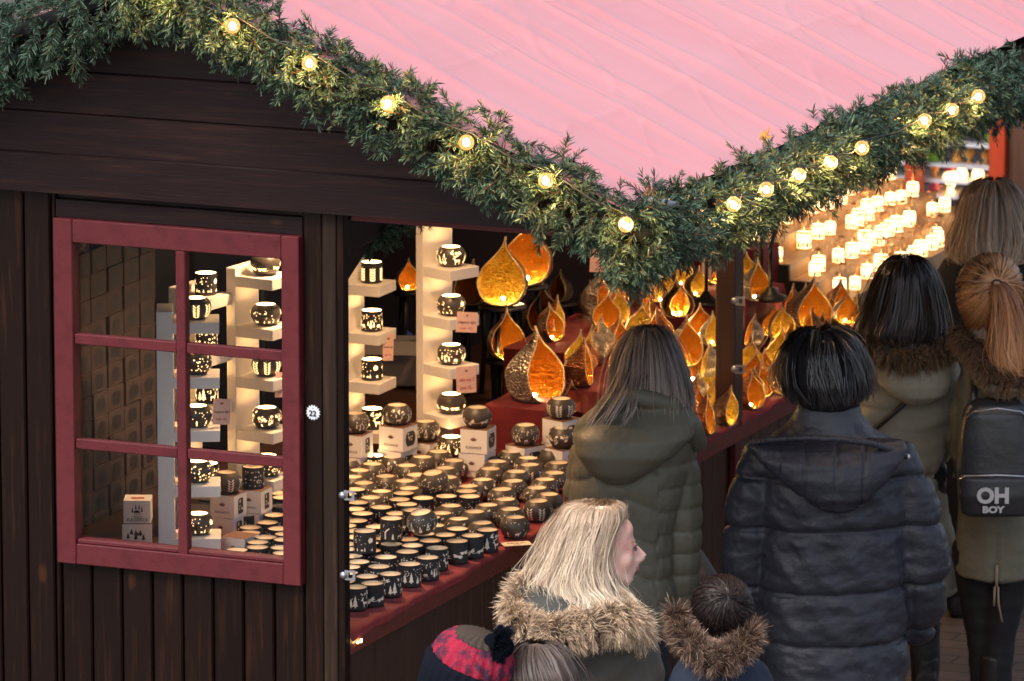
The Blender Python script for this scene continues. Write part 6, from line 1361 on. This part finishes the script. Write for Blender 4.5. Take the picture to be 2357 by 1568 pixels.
tcn=nn.new('ShaderNodeTexCoord'); nz=nn.new('ShaderNodeTexNoise'); nz.inputs['Scale'].default_value=30; LL.new(tcn.outputs['Object'],nz.inputs[0]); mr=nn.new('ShaderNodeMapRange'); mr.inputs['From Min'].default_value=.45; mr.inputs['From Max'].default_value=.6; LL.new(nz.outputs[0],mr.inputs[0])
mxk=nn.new('ShaderNodeMix'); mxk.data_type='RGBA'; mxk.inputs[6].default_value=(.36,.010,.04,1); mxk.inputs[7].default_value=(.06,.012,.035,1); LL.new(mr.outputs[0],mxk.inputs[0]); LL.new(mxk.outputs[2],nn['Principled BSDF'].inputs['Base Color']); nn.remove(ck)
Mt=1.14*Matrix.Rotation(R_(20),3,'Y')@Matrix.Rotation(R_(8),3,'X')
def hatband(name,prof,m,rib,amp):
    mb=MB(); vs=[];n=96
    for r,z in prof:
        for k in range(n): a=2*math.pi*k/n; r2=r+amp*math.cos(a*rib)*(1 if r>.03 else .3)+.0015*math.sin(a*7+z*60); vs.append(Mt@Vector((r2*math.cos(a),r2*math.sin(a),z))+Vector(cc))
    mb.add(vs,[(i*n+k,i*n+(k+1)%n,(i+1)*n+(k+1)%n,(i+1)*n+k) for i in range(len(prof)-1) for k in range(n)],True); return mb.build(name,m,P.root)
hatband('hat_cuff',[(.104,-.06),(.113,-.04),(.118,.0),(.121,.035),(.120,.065),(.114,.075),(.106,.068)],NAVK,30,.004)
hatband('hat_band',[(.109,.062),(.111,.078),(.107,.096),(.098,.114),(.084,.130),(.072,.139)],REDK,22,.003)
hatband('hat_crown',[(.072,.139),(.050,.151),(.026,.157),(.0,.158)],GRK,20,.004)
pc_=np.array(Mt@Vector((.045,-.03,.150)))+cc; furtube(P,[pc_+[-.014,0,.004],pc_+[.014,0,-.004]],.046,NAVK,4200,(.020,.034),.0032,seed=3,name='bobble',grav=.1,basem=mat('dark_yarn_core',(.004,.005,.008),1,spec=.05))
# --- taupe hair child
P=Person(1.14,-1.15,'child with smooth grey-brown hair at the bottom edge beside the bobble hat')
cc=P.L(1245,1590,.05); A_=[[P.L(1150,1740,0),P.L(1140,1880,0),P.L(1150,1980,.1)],[P.L(1340,1740,0),P.L(1350,1880,0),P.L(1340,1980,.1)]]
lg=body(P,cc,R_(-30),.92,A_,.7); trousers(P,lg,fabric('brown_trousers',(.05,.04,.035)),.85)
coat(P,lambda mb:P.loft(mb,[(1680,1200,1290,.07,0),(1730,1130,1360,.12,0),(1850,1115,1375,.14,0),(2100,1110,1380,.15,0)],20),fabric('plum_coat',(.06,.04,.05)),None,.012,3)
hairdo(P,[(1480,1215,1255,.03,.05),(1488,1195,1280,.06,.05),(1508,1175,1305,.09,.04),(1540,1162,1322,.11,.03),(1590,1158,1332,.118,.03),(1640,1165,1328,.11,.03),(1690,1180,1310,.09,.03)],H_TAUPE,2200,14,.003,6,(.6,1),(0,.4),.008,.0035,seed=22,twist=.5)
# grey cloth bag between the jackets
P=Person(.62,2.2,'tmp'); bpy.data.objects.remove(P.root)
P.root=empty('cloth_bag',P.p0,YAW,'blue-grey cloth shoulder bag hanging between the olive jacket and the black coat','bag')
mb=MB(); P.loft(mb,[(1262,1600,1612,.02,.02),(1285,1590,1628,.035,.02),(1320,1580,1650,.05,.02),(1380,1575,1665,.055,.02),(1430,1580,1660,.05,.02)],18); blob('bag_body',mb,.007,3,fabric('blue_grey_cotton',(.15,.16,.19),.85),P.root)
mb=MB(); mb.tube([P.L(1606,1265,.02),P.L(1598,1150,.04),P.L(1585,1060,.08)],.006,7); mb.build('strap',fabric('blue_grey_webbing',(.15,.16,.19),.85),P.root)
for o in (PROTO and list(PROTO.values())):
    pass
finish_labels()
